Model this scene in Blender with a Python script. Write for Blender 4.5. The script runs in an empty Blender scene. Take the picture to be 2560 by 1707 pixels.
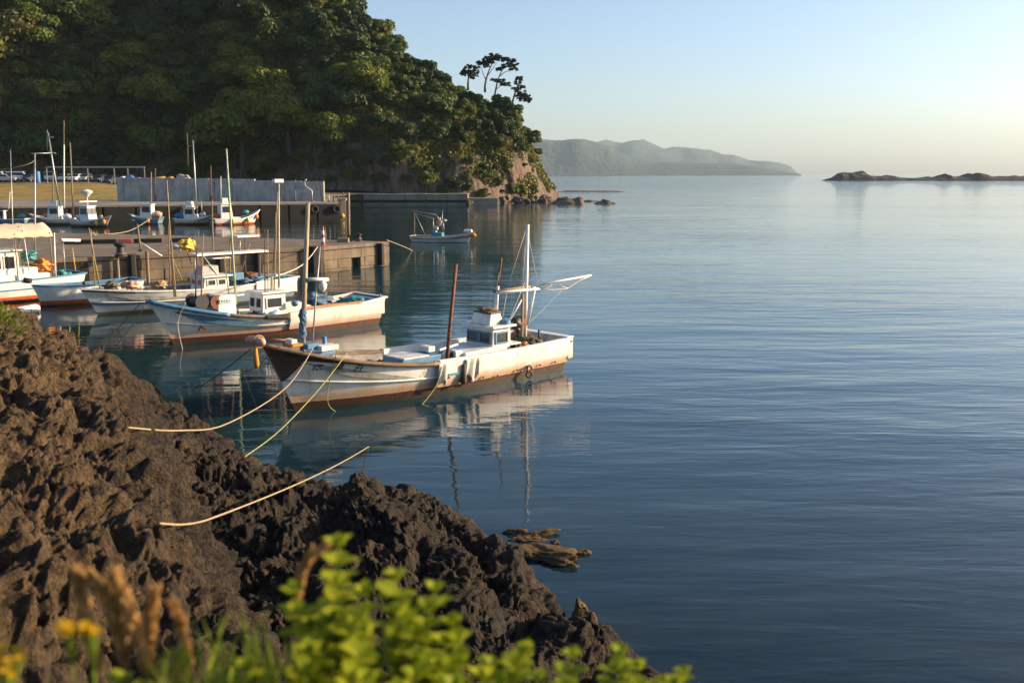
import bpy, math, random
import numpy as np
from mathutils import Vector, Matrix

# ------------------------------------------------------------------ camera, sky, sun, exposure
SC = bpy.context.scene
CAMZ, FPX, CX, CY, HORIZ = 6.0, 2490.0, 1280.0, 853.5, 436.0
PITCH = math.atan((CY - HORIZ) / FPX)
cd = bpy.data.cameras.new('camera')
cam = bpy.data.objects.new('camera', cd)
SC.collection.objects.link(cam)
cam.location = (0, 0, CAMZ)
cam.rotation_euler = (math.radians(90) - PITCH, 0, 0)
cd.sensor_width = 36.0
cd.lens = 36.0 * FPX / 2560.0
cd.clip_start, cd.clip_end = 0.1, 60000
cd.dof.use_dof = True
cd.dof.focus_distance = 26.5
cd.dof.aperture_fstop = 2.3
SC.camera = cam

SUN_AZ, SUN_EL = math.radians(12.5), math.radians(16.0)      # azimuth from +X towards +Y
W = bpy.data.worlds.new('World'); SC.world = W; W.use_nodes = True
wn = W.node_tree.nodes; wl = W.node_tree.links
bg = wn['Background']
sky = wn.new('ShaderNodeTexSky'); sky.sky_type = 'NISHITA'; sky.sun_disc = False
sky.sun_elevation = SUN_EL
sky.sun_rotation = math.radians(90) - SUN_AZ
sky.altitude = 0; sky.air_density = 0.8; sky.dust_density = 1.8; sky.ozone_density = 2.0
wl.new(sky.outputs[0], bg.inputs[0]); bg.inputs[1].default_value = 0.11

sd = bpy.data.lights.new('sun', 'SUN'); sd.energy = 5.0; sd.angle = math.radians(0.6); sd.color = (1.0, 0.76, 0.50)
sun = bpy.data.objects.new('sun', sd); SC.collection.objects.link(sun)
SUNV = Vector((math.cos(SUN_AZ) * math.cos(SUN_EL), math.sin(SUN_AZ) * math.cos(SUN_EL), math.sin(SUN_EL)))
sun.rotation_euler = SUNV.to_track_quat('Z', 'Y').to_euler()
sun.location = (60, 20, 60)

SC.view_settings.view_transform = 'Standard'
SC.view_settings.look = 'None'
SC.view_settings.exposure = 1.05
SC.view_settings.gamma = 1.0
SC.cycles.use_denoising = True
SC.cycles.max_bounces = 6
SC.cycles.diffuse_bounces = 2
SC.cycles.glossy_bounces = 3
SC.cycles.volume_bounces = 0
SC.cycles.transparent_max_bounces = 8
SC.cycles.caustics_reflective = False
SC.cycles.caustics_refractive = False

RNG = random.Random(7)
COL = SC.collection

# ------------------------------------------------------------------ pixels (2560 x 1707) to rays
_UP = Vector((0, math.sin(PITCH), math.cos(PITCH))); _FW = Vector((0, math.cos(PITCH), -math.sin(PITCH)))
def ray(X, Y):
    return Vector((1, 0, 0)) * ((X - CX) / FPX) - _UP * ((Y - CY) / FPX) + _FW
def at_z(X, Y, z):
    d = ray(X, Y); t = (z - CAMZ) / d.z
    return Vector((0, 0, CAMZ)) + d * t
def at_y(X, Y, y):
    d = ray(X, Y); t = y / d.y
    return Vector((0, 0, CAMZ)) + d * t
def dz(X, Y, z):      # the same from picture coordinates at 2352 px wide
    return at_z(X * 1.0884, Y * 1.0884, z)

# ------------------------------------------------------------------ numpy noise
def _hash(ix, iy, iz, s):
    h = (ix * 374761393 + iy * 668265263 + iz * 2147483647 + s * 974711) & 0xffffffff
    h = ((h ^ (h >> 13)) * 1274126177) & 0xffffffff
    h = (h ^ (h >> 16)) * 2246822519 & 0xffffffff
    return ((h ^ (h >> 15)) & 0xffffff) / float(0xffffff)
def vnoise(p, s=0):
    p = np.asarray(p, float); i = np.floor(p).astype(np.int64); f = p - i
    f = f * f * f * (f * (f * 6 - 15) + 10)
    r = 0
    for a in (0, 1):
        for b in (0, 1):
            for c in (0, 1):
                w = (f[:, 0] if a else 1 - f[:, 0]) * (f[:, 1] if b else 1 - f[:, 1]) * (f[:, 2] if c else 1 - f[:, 2])
                r = r + w * _hash(i[:, 0] + a, i[:, 1] + b, i[:, 2] + c, s)
    return r * 2 - 1
def fbm(p, o=4, s=0, g=0.5):
    r = 0; a = 1.0; q = np.asarray(p, float)
    for k in range(o):
        r = r + a * vnoise(q, s + k * 17); q = q * 2.03 + 11.3; a *= g
    return r
def worley(p, s=0):
    p = np.asarray(p, float); i = np.floor(p).astype(np.int64)
    d1 = np.full(len(p), 9.0)
    for a in (-1, 0, 1):
        for b in (-1, 0, 1):
            for c in (-1, 0, 1):
                x, y, z = i[:, 0] + a, i[:, 1] + b, i[:, 2] + c
                q = (x + _hash(x, y, z, s) - p[:, 0]) ** 2 + (y + _hash(x, y, z, s + 1) - p[:, 1]) ** 2 + (z + _hash(x, y, z, s + 2) - p[:, 2]) ** 2
                d1 = np.minimum(d1, q)
    return np.sqrt(d1)
def sstep(a, b, x):
    t = np.clip((x - a) / (b - a), 0, 1); return t * t * (3 - 2 * t)

# ------------------------------------------------------------------ mesh helpers
def link(o, parent=None):
    COL.objects.link(o)
    if parent is not None: o.parent = parent
    return o
def tag(o, label=None, cat=None, group=None, kind=None):
    if label: o['label'] = label
    if cat: o['category'] = cat
    if group: o['group'] = group
    if kind: o['kind'] = kind
    return o
def thing(name, label, cat, loc=(0, 0, 0), rz=0.0, group=None):
    o = bpy.data.objects.new(name, None); o.empty_display_size = 0.3
    COL.objects.link(o); o.location = loc; o.rotation_euler = (0, 0, rz)
    return tag(o, label, cat, group)
def mesh_np(name, V, F, smooth=False):
    V = np.ascontiguousarray(V, np.float32); F = np.ascontiguousarray(F, np.int32)
    me = bpy.data.meshes.new(name); k = F.shape[1]
    me.vertices.add(len(V)); me.vertices.foreach_set('co', V.ravel())
    me.loops.add(F.size); me.loops.foreach_set('vertex_index', F.ravel())
    me.polygons.add(len(F)); me.polygons.foreach_set('loop_start', np.arange(0, F.size, k, dtype=np.int32))
    try: me.polygons.foreach_set('loop_total', np.full(len(F), k, np.int32))
    except Exception: pass
    me.update(calc_edges=True); me.validate()
    me.polygons.foreach_set('use_smooth', np.full(len(me.polygons), smooth))
    return me
def obj(name, me, m, parent=None):
    o = bpy.data.objects.new(name, me)
    if m is not None and len(me.materials) == 0: me.materials.append(m)
    return link(o, parent)

class MB:
    def __init__(s): s.v = []; s.f = []
    def add(s, vs, fs):
        n = len(s.v); s.v += [tuple(v) for v in vs]; s.f += [tuple(i + n for i in f) for f in fs]; return s
    def box(s, c, d, R=None, taper=1.0):
        c = Vector(c); hx, hy, hz = d[0] / 2, d[1] / 2, d[2] / 2
        vs = []
        for z in (-1, 1):
            k = taper if z > 0 else 1.0
            for x, y in ((-1, -1), (1, -1), (1, 1), (-1, 1)):
                p = Vector((x * hx * k, y * hy * k, z * hz))
                vs.append(c + (R @ p if R is not None else p))
        return s.add(vs, [(3, 2, 1, 0), (4, 5, 6, 7), (0, 1, 5, 4), (1, 2, 6, 5), (2, 3, 7, 6), (3, 0, 4, 7)])
    def hexa(s, a, b):           # two quads (bottom, top) in the same order, counter-clockwise from above
        return s.add(list(a) + list(b), [(3, 2, 1, 0), (4, 5, 6, 7), (0, 1, 5, 4), (1, 2, 6, 5), (2, 3, 7, 6), (3, 0, 4, 7)])
    def prism(s, pts, off):
        n = len(pts); off = Vector(off)
        vs = [Vector(p) for p in pts] + [Vector(p) + off for p in pts]
        fs = [tuple(range(n - 1, -1, -1)), tuple(range(n, 2 * n))] + [(i, (i + 1) % n, n + (i + 1) % n, n + i) for i in range(n)]
        return s.add(vs, fs)
    def tube(s, pts, r, n=8):
        pts = [Vector(p) for p in pts]
        rs = r if isinstance(r, (list, tuple)) else [r] * len(pts)
        vs = []; up = None
        for i, p in enumerate(pts):
            t = (pts[min(i + 1, len(pts) - 1)] - pts[max(i - 1, 0)])
            t = t.normalized() if t.length > 1e-9 else Vector((0, 0, 1))
            if up is None: up = t.orthogonal().normalized()
            up = (up - t * up.dot(t)); up = up.normalized() if up.length > 1e-6 else t.orthogonal().normalized()
            w = t.cross(up)
            for k in range(n):
                a = 2 * math.pi * k / n
                vs.append(p + (up * math.cos(a) + w * math.sin(a)) * rs[i])
        fs = []
        for i in range(len(pts) - 1):
            for k in range(n):
                fs.append((i * n + k, i * n + (k + 1) % n, (i + 1) * n + (k + 1) % n, (i + 1) * n + k))
        fs.append(tuple(range(n - 1, -1, -1))); m = (len(pts) - 1) * n; fs.append(tuple(range(m, m + n)))
        return s.add(vs, fs)
    def lathe(s, prof, c=(0, 0, 0), n=16, axis=None):    # prof = [(r, h)]
        c = Vector(c); q = Vector((0, 0, 1)).rotation_difference(Vector(axis)) if axis is not None else None
        vs = []
        for r, h in prof:
            for k in range(n):
                a = 2 * math.pi * k / n
                p = Vector((r * math.cos(a), r * math.sin(a), h))
                vs.append(c + (q @ p if q is not None else p))
        fs = [(i * n + k, i * n + (k + 1) % n, (i + 1) * n + (k + 1) % n, (i + 1) * n + k) for i in range(len(prof) - 1) for k in range(n)]
        fs.append(tuple(range(n - 1, -1, -1))); m = (len(prof) - 1) * n; fs.append(tuple(range(m, m + n)))
        return s.add(vs, fs)
    def torus(s, c, R, r, axis=(0, 0, 1), n=16, k=8):
        c = Vector(c); q = Vector((0, 0, 1)).rotation_difference(Vector(axis)); vs = []
        for i in range(n):
            a = 2 * math.pi * i / n
            for j in range(k):
                b = 2 * math.pi * j / k
                vs.append(c + q @ Vector(((R + r * math.cos(b)) * math.cos(a), (R + r * math.cos(b)) * math.sin(a), r * math.sin(b))))
        return s.add(vs, [(i * k + j, ((i + 1) % n) * k + j, ((i + 1) % n) * k + (j + 1) % k, i * k + (j + 1) % k) for i in range(n) for j in range(k)])
    def grid(s, rows):           # list of equal-length point rows
        n = len(rows[0]); vs = [p for r in rows for p in r]
        return s.add(vs, [(i * n + j, i * n + j + 1, (i + 1) * n + j + 1, (i + 1) * n + j) for i in range(len(rows) - 1) for j in range(n - 1)])
    def blob(s, c, r, seed=0, amp=0.25, nu=14, nv=9, freq=1.6):
        c = np.array(c); r = np.array(r if hasattr(r, '__len__') else (r, r, r)); P = []
        for i in range(nv + 1):
            th = math.pi * i / nv
            for j in range(nu):
                ph = 2 * math.pi * j / nu
                P.append((math.sin(th) * math.cos(ph), math.sin(th) * math.sin(ph), math.cos(th)))
        P = np.array(P); k = 1 + amp * fbm(P * freq + seed * 7.7, 3, seed)
        P = P * k[:, None] * r + c
        fs = [(i * nu + j, (i + 1) * nu + j, (i + 1) * nu + (j + 1) % nu, i * nu + (j + 1) % nu) for i in range(nv) for j in range(nu)]
        return s.add(P.tolist(), fs)
    def build(s, name, m, parent=None, smooth=False, bev=0.0, sharp=None):
        me = bpy.data.meshes.new(name)
        me.from_pydata([tuple(v) for v in s.v], [], s.f); me.update()
        if smooth:
            me.polygons.foreach_set('use_smooth', [True] * len(me.polygons))
            if sharp is not None: me.set_sharp_from_angle(angle=math.radians(sharp))
        o = obj(name, me, m, parent)
        if bev:
            b = o.modifiers.new('bevel', 'BEVEL'); b.width = bev; b.segments = 2; b.limit_method = 'ANGLE'; b.angle_limit = math.radians(40)
        return o

# ------------------------------------------------------------------ materials
class NT:
    def __init__(s, name):
        s.m = bpy.data.materials.new(name); s.m.use_nodes = True
        s.t = s.m.node_tree; s.n = s.t.nodes; s.p = s.n['Principled BSDF']; s.out = s.n['Material Output']
    def new(s, typ, **kw):
        n = s.n.new(typ)
        for k, v in kw.items(): setattr(n, k, v)
        return n
    def ln(s, a, b): s.t.links.new(a, b)
    def val(s, sock, v):
        if hasattr(v, 'node'): s.ln(v, sock)
        else: sock.default_value = v
    def coord(s, kind='Object', scale=(1, 1, 1), rot=(0, 0, 0)):
        c = s.new('ShaderNodeTexCoord'); m = s.new('ShaderNodeMapping')
        m.inputs['Scale'].default_value = scale; m.inputs['Rotation'].default_value = rot
        s.ln(c.outputs[kind], m.inputs['Vector']); return m.outputs[0]
    def noise(s, vec, scale, detail=4, rough=0.55, dist=0.0):
        n = s.new('ShaderNodeTexNoise'); n.inputs['Scale'].default_value = scale; n.inputs['Detail'].default_value = detail
        n.inputs['Roughness'].default_value = rough; n.inputs['Distortion'].default_value = dist
        s.ln(vec, n.inputs['Vector']); return n.outputs['Fac']
    def voro(s, vec, scale, feature='F1'):
        n = s.new('ShaderNodeTexVoronoi', feature=feature); n.inputs['Scale'].default_value = scale
        s.ln(vec, n.inputs['Vector']); return n.outputs['Distance']
    def ramp(s, fac, a, b, lo=0.0, hi=1.0):
        r = s.new('ShaderNodeMapRange'); r.inputs[1].default_value = a; r.inputs[2].default_value = b
        r.inputs[3].default_value = lo; r.inputs[4].default_value = hi
        s.ln(fac, r.inputs[0]); return r.outputs[0]
    def math(s, op, a, b=0.0):
        n = s.new('ShaderNodeMath', operation=op); s.val(n.inputs[0], a); s.val(n.inputs[1], b); return n.outputs[0]
    def mix(s, fac, a, b):
        n = s.new('ShaderNodeMix', data_type='RGBA'); s.val(n.inputs[0], fac)
        for sock, c in ((n.inputs[6], a), (n.inputs[7], b)):
            if hasattr(c, 'node'): s.ln(c, sock)
            else: sock.default_value = (c[0], c[1], c[2], 1)
        return n.outputs[2]
    def sep(s, vec):
        n = s.new('ShaderNodeSeparateXYZ'); s.ln(vec, n.inputs[0]); return n.outputs
    def bump(s, h, strength=0.5, dist=0.02):
        b = s.new('ShaderNodeBump'); b.inputs['Strength'].default_value = strength; b.inputs['Distance'].default_value = dist
        s.ln(h, b.inputs['Height']); s.ln(b.outputs[0], s.p.inputs['Normal']); return b
    def color(s, c):
        if hasattr(c, 'node'): s.ln(c, s.p.inputs['Base Color'])
        else: s.p.inputs['Base Color'].default_value = (c[0], c[1], c[2], 1)
    def rough(s, r): s.val(s.p.inputs['Roughness'], r)

_MC = {}
def pm(name, c1, c2=None, scale=4.0, rough=0.6, bump=0.0, bscale=40.0, metal=0.0, stretch=(1, 1, 1), trans=0.0):
    if name in _MC: return _MC[name]
    t = NT(name); c2 = c2 or tuple(k * 0.65 for k in c1)
    v = t.coord('Object', stretch)
    n = t.noise(v, scale, 6, 0.62)
    t.color(t.mix(t.ramp(n, 0.36, 0.68), c1, c2))
    t.rough(t.ramp(t.noise(v, scale * 2.3, 3), 0.3, 0.7, rough * 0.8, min(1, rough * 1.2)))
    t.p.inputs['Metallic'].default_value = metal
    if trans: t.p.inputs['Transmission Weight'].default_value = trans
    if bump: t.bump(t.noise(t.coord('Object'), bscale, 4), bump, 0.01)
    _MC[name] = t.m
    return t.m
# ================================================================== SETTING
# ------------------------------------------------------------------ sea
def sea_material():
    t = NT('sea_water')
    v = t.coord('Object')
    # ripples: long crests lying roughly across the view, several lengths
    a = t.noise(t.coord('Object', (0.42, 1.55, 1), (0, 0, math.radians(-7))), 1.0, 3, 0.5, 0.4)
    b = t.noise(t.coord('Object', (0.9, 3.4, 1), (0, 0, math.radians(9))), 1.0, 3, 0.5, 0.6)
    c = t.noise(t.coord('Object', (0.10, 0.34, 1), (0, 0, math.radians(-12))), 1.0, 2, 0.5)
    d = t.noise(t.coord('Object', (3.2, 8.0, 1)), 1.0, 3, 0.55, 0.5)
    ys = t.sep(v)
    near = t.ramp(ys[1], 25.0, 9.0, 0.0, 1.0)
    wind = t.noise(t.coord('Object', (0.012, 0.03, 1)), 1.0, 4, 0.6)      # ruffled and glassy patches
    far = t.ramp(ys[1], 260.0, 520.0, 0.0, 1.0)
    amp = t.math('ADD', t.ramp(wind, 0.38, 0.62, 0.45, 1.25), t.math('MULTIPLY', far, 1.6))
    cove = t.math('MULTIPLY', t.ramp(ys[0], -1.0, -9.0), t.ramp(ys[1], 75.0, 50.0))   # sheltered water among the boats
    amp = t.math('MULTIPLY', amp, t.ramp(cove, 0.0, 1.0, 1.0, 0.75))
    amp = t.math('MULTIPLY', amp, t.ramp(ys[0], 1.0, 9.0, 1.0, 1.7))
    h = t.math('ADD', t.math('MULTIPLY', a, 0.030), t.math('MULTIPLY', b, 0.0085))
    h = t.math('ADD', h, t.math('MULTIPLY', c, 0.10))
    h = t.math('ADD', h, t.math('MULTIPLY', d, 0.0022))
    h = t.math('MULTIPLY', h, amp)
    bp = t.bump(h, 1.0, 0.72)
    # body colour: deep blue with greener and browner patches over the shallow bed
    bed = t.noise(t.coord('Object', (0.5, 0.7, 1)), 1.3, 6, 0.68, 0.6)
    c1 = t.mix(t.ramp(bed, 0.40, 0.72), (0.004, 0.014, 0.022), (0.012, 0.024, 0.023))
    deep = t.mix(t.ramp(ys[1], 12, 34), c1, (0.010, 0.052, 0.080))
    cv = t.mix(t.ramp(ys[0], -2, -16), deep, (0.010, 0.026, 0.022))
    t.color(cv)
    t.rough(0.035)
    t.p.inputs['IOR'].default_value = 1.333
    return t.m
sm = MB()
xs = [-9000, -2500, -700, -200, -60, -20, 0, 20, 60, 200, 700, 2500, 9000]
ysn = [-60, -10, 5, 15, 30, 60, 120, 300, 900, 2500, 6000, 11500]
sm.grid([[(x, y, 0) for x in xs] for y in ysn])
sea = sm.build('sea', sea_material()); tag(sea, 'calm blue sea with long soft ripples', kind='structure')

# ------------------------------------------------------------------ far hills, reef, haze
def forest_mat(name, c1, c2, sc):
    t = NT(name); v = t.coord('Object')
    t.color(t.mix(t.ramp(t.noise(v, sc, 6, 0.65), 0.35, 0.65), c1, c2)); t.rough(0.95)
    t.bump(t.noise(v, sc * 2.5, 5, 0.6), 1.0, 0.25 / sc); return t.m
def far_hill(name, prof, y, depth, label, seed, m):
    # prof: outline in picture pixels (2352 wide); the hill has a front slope, a crest and a back slope
    X = np.array([p[0] for p in prof]) * 1.0884; Y = np.array([p[1] for p in prof]) * 1.0884
    n = 150; xx = np.linspace(X[0], X[-1], n); yy = np.interp(xx, X, Y)
    rows = []; ns = 16
    for j in range(ns + 1):
        s = j / ns
        yd = y + depth * s
        ridge = math.sin(math.pi * min(s / 0.55, 1.0) / 2) if s <= 0.55 else math.cos((s - 0.55) / 0.45 * math.pi / 2)
        row = []
        for i in range(n):
            crest = at_y(xx[i], yy[i], y + depth * 0.55)
            fb = 0.35 * math.sin(i * 0.31 + seed) + 0.25 * math.sin(i * 0.13 + seed * 2)
            x = (xx[i] - CX) / FPX * (yd + 0 * fb)
            row.append([x, yd + depth * 0.12 * fb * (1 - abs(2 * s - 1)), max(crest.z, 0) * max(ridge, 0) - 2])
        rows.append(row)
    P = np.array(rows).reshape(-1, 3)
    hh = np.clip((P[:, 2] + 2) / 120.0, 0, 1)
    P[:, 2] += fbm(P * (1 / 220.0), 5, seed) * 26 * hh * 0.55
    b = MB(); b.v = [tuple(p) for p in P]
    b.f = [(i * n + j, i * n + j + 1, (i + 1) * n + j + 1, (i + 1) * n + j) for i in range(ns) for j in range(n - 1)]
    o = b.build(name, m, smooth=True); return tag(o, label, kind='structure')
FM = forest_mat('hazy_far_forest', (0.030, 0.058, 0.050), (0.018, 0.040, 0.040), 0.012)  # dark green forest tinted bluer: some distance haze is put into the colour
far_hill('hill', [(1100, 330), (1180, 322), (1225, 319), (1260, 316), (1300, 317), (1340, 317), (1370, 321), (1395, 330), (1412, 346), (1440, 357), (1475, 365), (1500, 371), (1560, 370), (1610, 372), (1680, 375), (1740, 384), (1800, 394), (1830, 400)], 4600, 900, 'nearer blue headland across the bay', 3, FM)
far_hill('hill', [(1250, 345), (1330, 330), (1390, 320), (1420, 326), (1445, 321), (1470, 319), (1495, 330), (1520, 340), (1545, 336), (1590, 340), (1620, 343), (1650, 353), (1690, 362), (1720, 368), (1760, 371), (1785, 373), (1805, 382), (1818, 398)], 7200, 1400, 'farther pale hill range across the bay', 8, FM)

def rock_mat(name, c1, c2, c3, sc=1.0, bump=0.6, wet=True):
    t = NT(name); v = t.coord('Object')
    n = t.noise(v, 0.9 * sc, 8, 0.65); n2 = t.noise(v, 7.0 * sc, 6, 0.7)
    col = t.mix(t.ramp(n, 0.35, 0.65), c1, c2)
    col = t.mix(t.math('MULTIPLY', t.ramp(n2, 0.52, 0.78), 0.75), col, c3)
    z = t.sep(t.coord('Object'))[2]
    if wet:
        wl_ = t.ramp(t.math('ADD', z, t.math('MULTIPLY', n2, 0.35 / sc)), 0.22 / sc, 0.55 / sc, 0.0, 1.0)
        col = t.mix(wl_, tuple(k * 0.45 for k in c2), col)
    t.color(col); t.rough(t.ramp(n2, 0.3, 0.7, 0.7, 0.98))
    t.p.inputs['Specular IOR Level'].default_value = 0.28
    vo = t.voro(v, 16 * sc); h = t.math('ADD', t.math('MULTIPLY', t.ramp(vo, 0.0, 0.55), 0.6), t.noise(v, 30 * sc, 6, 0.7))
    t.bump(h, bump, 0.035 / sc); return t.m
REEFM = rock_mat('reef_rock', (0.035, 0.033, 0.03), (0.02, 0.02, 0.02), (0.06, 0.055, 0.045), 0.12, 0.6, False)
def strip_rock(name, prof, wlY, depth, m, seed, label, kind='structure', cat=None, rough=0.3):
    # prof: outline in picture pixels, standing in the sea where its foot row meets the water
    X = np.array([p[0] for p in prof]) * 1.0884; Y = np.array([p[1] for p in prof]) * 1.0884
    y0 = at_z(X.mean(), wlY * 1.0884, 0).y; n = 90; ns = 10
    xx = np.linspace(X[0], X[-1], n); yy = np.interp(xx, X, Y); V = []
    for j in range(ns + 1):
        s = j / ns
        for i in range(n):
            c = at_y(xx[i], yy[i], y0 + depth * 0.5)
            k = math.sin(math.pi * s) ** 0.6
            V.append(((xx[i] - CX) / FPX * y0, y0 + depth * s, -0.5 + (max(c.z, -0.2) + 0.5) * k))
    V = np.array(V); hs = max(V[:, 2].max(), 0.5)
    V += np.stack([vnoise(V / hs * 1.3 + 5 * k, seed + k) for k in range(3)], 1) * hs * rough * np.clip((V[:, 2:3] + 0.5) / hs, 0, 1)
    F = [(i * n + j, i * n + j + 1, (i + 1) * n + j + 1, (i + 1) * n + j) for i in range(ns) for j in range(n - 1)]
    me = mesh_np(name, V, np.array(F), False); o = obj(name, me, m)
    return tag(o, label, cat, kind=kind)
strip_rock('reef', [(1903, 414), (1912, 409), (1924, 405), (1928, 396), (1950, 394), (1968, 397), (1990, 396), (2006, 404), (2030, 405), (2052, 401), (2066, 407), (2100, 409), (2150, 407), (2178, 400), (2195, 407), (2220, 405), (2245, 398), (2262, 400), (2280, 406), (2330, 404), (2400, 405), (2500, 410), (2520, 415)], 415.5, 40, REEFM, 4, 'dark low reef lying out in the bay')
HRK = rock_mat('headland_rock', (0.16, 0.115, 0.085), (0.06, 0.046, 0.036), (0.24, 0.17, 0.12), 0.16, 0.9, False)
for k, (pr, w, dp, lb) in enumerate([
    ([(1275, 441), (1300, 438), (1330, 437.5), (1360, 438.5), (1400, 438), (1425, 439), (1437, 441)], 441.5, 10, 'thin dark rock strip running out from the headland point'),
    ([(1262, 468), (1280, 458), (1300, 455), (1318, 457), (1325, 452), (1336, 454), (1342, 468)], 469.0, 5, 'blocky dark rock beside the headland point'),
    ([(1362, 468), (1375, 463), (1388, 458), (1400, 461), (1413, 468)], 469.0, 4, 'low rounded rock farthest out from the headland point'),
    ([(1338, 462), (1350, 459.5), (1368, 461), (1376, 463)], 463.5, 3, 'small flat rock between the two rocks off the headland')]):
    strip_rock('sea_rock', pr, w, dp, HRK, 20 + k, lb, None, 'rock', 0.25)
    bpy.context.scene.collection.objects[-1]['group'] = 'rocks off the headland'

# ------------------------------------------------------------------ headland terrain
HX = np.array([-1100, 0, 300, 600, 862, 1000, 1165, 1240, 1300, 1350, 1392])
HYB = np.array([185, 214, 222, 222, 212, 207, 207, 212, 220, 228, 236])
HZB = np.array([5, 4.5, 4.5, 4.0, 2.3, 2.2, 0.3, -0.3, -0.4, -0.5, -0.6])
HR = np.array([55, 50, 50, 46, 38, 32, 26, 20, 14, 9, 3])
RX = np.array([-1100, 0, 500, 700, 800, 885, 940, 990, 1060, 1120, 1165, 1210, 1260, 1290, 1303, 1318, 1340, 1356, 1370, 1392])
RY = np.array([-330, -300, -230, -130, -50, 70, 135, 182, 224, 244, 252, 264, 276, 290, 325, 352, 390, 428, 452, 482])
def head_pt(X, s):
    yb = np.interp(X, HX, HYB); zb = np.interp(X, HX, HZB); R = np.interp(X, HX, HR); ry = np.interp(X, RX, RY)
    yr = yb + R
    a = (HORIZ - ry) / FPX
    zr = CAMZ + a * yr * 1.0
    f = np.where(s <= 1, s, 1.0)
    y = yb + R * f ** 1.5
    z = zb + (zr - zb) * (0.25 * f + 0.75 * (1 - (1 - f) ** 1.35))
    bk = np.clip(s - 1, 0, 1)
    y = y + bk * R * 1.6; z = np.where(s > 1, zr - (zr + 1) * bk ** 1.4, z)
    x = (X - CX) / FPX * y
    return np.stack([x, y, z], -1)
def head_disp(P, s, X):
    w = (0.35 + 0.65 * sstep(1390, 1150, X)) * (0.25 + 0.75 * sstep(0, 0.18, s))
    big = np.stack([fbm(P / 26.0 + 3.1 * k, 2, 40 + k) for k in range(3)], -1) * np.array([2.5, 4.5, 2.0]) * (1 + 0.2 * sstep(1060, 880, X))[:, None]
    med = np.stack([fbm(P / 7.0 + 9.1 * k, 4, 60 + k) for k in range(3)], -1) * np.array([0.9, 1.5, 0.9])
    rid = (0.5 - worley(P * np.array([1, 1, 0.55]) / 4.2, 5))[:, None] * np.array([0.0, -1.9, 0.3])
    return P + (big + med + rid) * w[:, None]
nu, nv = 330, 100
U = np.interp(np.linspace(0, 1, nu), [0, 0.25, 1], [-1100, 0, 1392]); S = np.interp(np.linspace(0, 1, nv), [0, 0.75, 1], [0, 1, 2])
UU, SS = np.meshgrid(U, S); uf, sf = UU.ravel(), SS.ravel()
HP = head_disp(head_pt(uf, sf), sf, uf)
Fh = np.array([(i * nu + j, i * nu + j + 1, (i + 1) * nu + j + 1, (i + 1) * nu + j) for i in range(nv - 1) for j in range(nu - 1)])
def head_mat():
    t = NT('headland_ground'); v = t.coord('Object')
    n = t.noise(v, 0.22, 8, 0.65); n2 = t.noise(t.coord('Object', (1, 1, 0.35)), 0.9, 7, 0.7)
    rock = t.mix(t.ramp(n2, 0.35, 0.68), (0.045, 0.032, 0.025), (0.22, 0.148, 0.105))
    soil = t.mix(t.ramp(n2, 0.4, 0.7), (0.02, 0.026, 0.012), (0.045, 0.055, 0.018))
    s = t.sep(v)
    m = t.math('ADD', t.ramp(s[2], 4.0, 15.0, 0.0, 1.0), t.ramp(n, 0.3, 0.7, -0.45, 0.45))
    t.color(t.mix(t.ramp(m, 0.4, 0.6), rock, soil)); t.rough(0.95)
    h = t.math('ADD', n2, t.math('MULTIPLY', t.voro(t.coord('Object', (1, 1, 0.5)), 0.8), 0.8))
    t.bump(h, 1.0, 0.5); return t.m
headland = obj('headland', mesh_np('headland', HP, Fh, True), head_mat())
tag(headland, 'steep wooded headland with a bare rock cliff at its foot', kind='structure')

# ------------------------------------------------------------------ trees
def leaf_mat(name, c1, c2, sc=0.5, tr=0.25, rnd=0.5):
    t = NT(name); v = t.coord('Object')
    oi = t.new('ShaderNodeObjectInfo')
    n = t.noise(v, sc, 4, 0.6)
    f = t.math('ADD', t.math('MULTIPLY', n, 0.9), t.math('MULTIPLY', oi.outputs['Random'], rnd))
    col = t.mix(t.ramp(f, 0.4, 0.4 + 0.5), c1, c2)
    t.color(col); t.rough(0.55); t.p.inputs['Specular IOR Level'].default_value = 0.25
    tb = t.new('ShaderNodeBsdfTranslucent'); t.ln(col, tb.inputs['Color'])
    mx = t.new('ShaderNodeMixShader'); mx.inputs[0].default_value = tr
    t.ln(t.p.outputs[0], mx.inputs[1]); t.ln(tb.outputs[0], mx.inputs[2]); t.ln(mx.outputs[0], t.out.inputs['Surface'])
    return t.m
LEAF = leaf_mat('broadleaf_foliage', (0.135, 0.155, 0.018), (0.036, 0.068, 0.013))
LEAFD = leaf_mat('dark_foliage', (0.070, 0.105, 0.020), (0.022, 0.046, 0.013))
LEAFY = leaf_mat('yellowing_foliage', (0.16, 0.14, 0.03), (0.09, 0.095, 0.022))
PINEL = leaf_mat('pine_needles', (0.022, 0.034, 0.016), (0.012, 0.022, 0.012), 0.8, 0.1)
BARK = pm('bark', (0.09, 0.065, 0.045), (0.035, 0.027, 0.02), 5, 0.95, 0.6, 12, stretch=(1, 1, 0.25))
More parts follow.
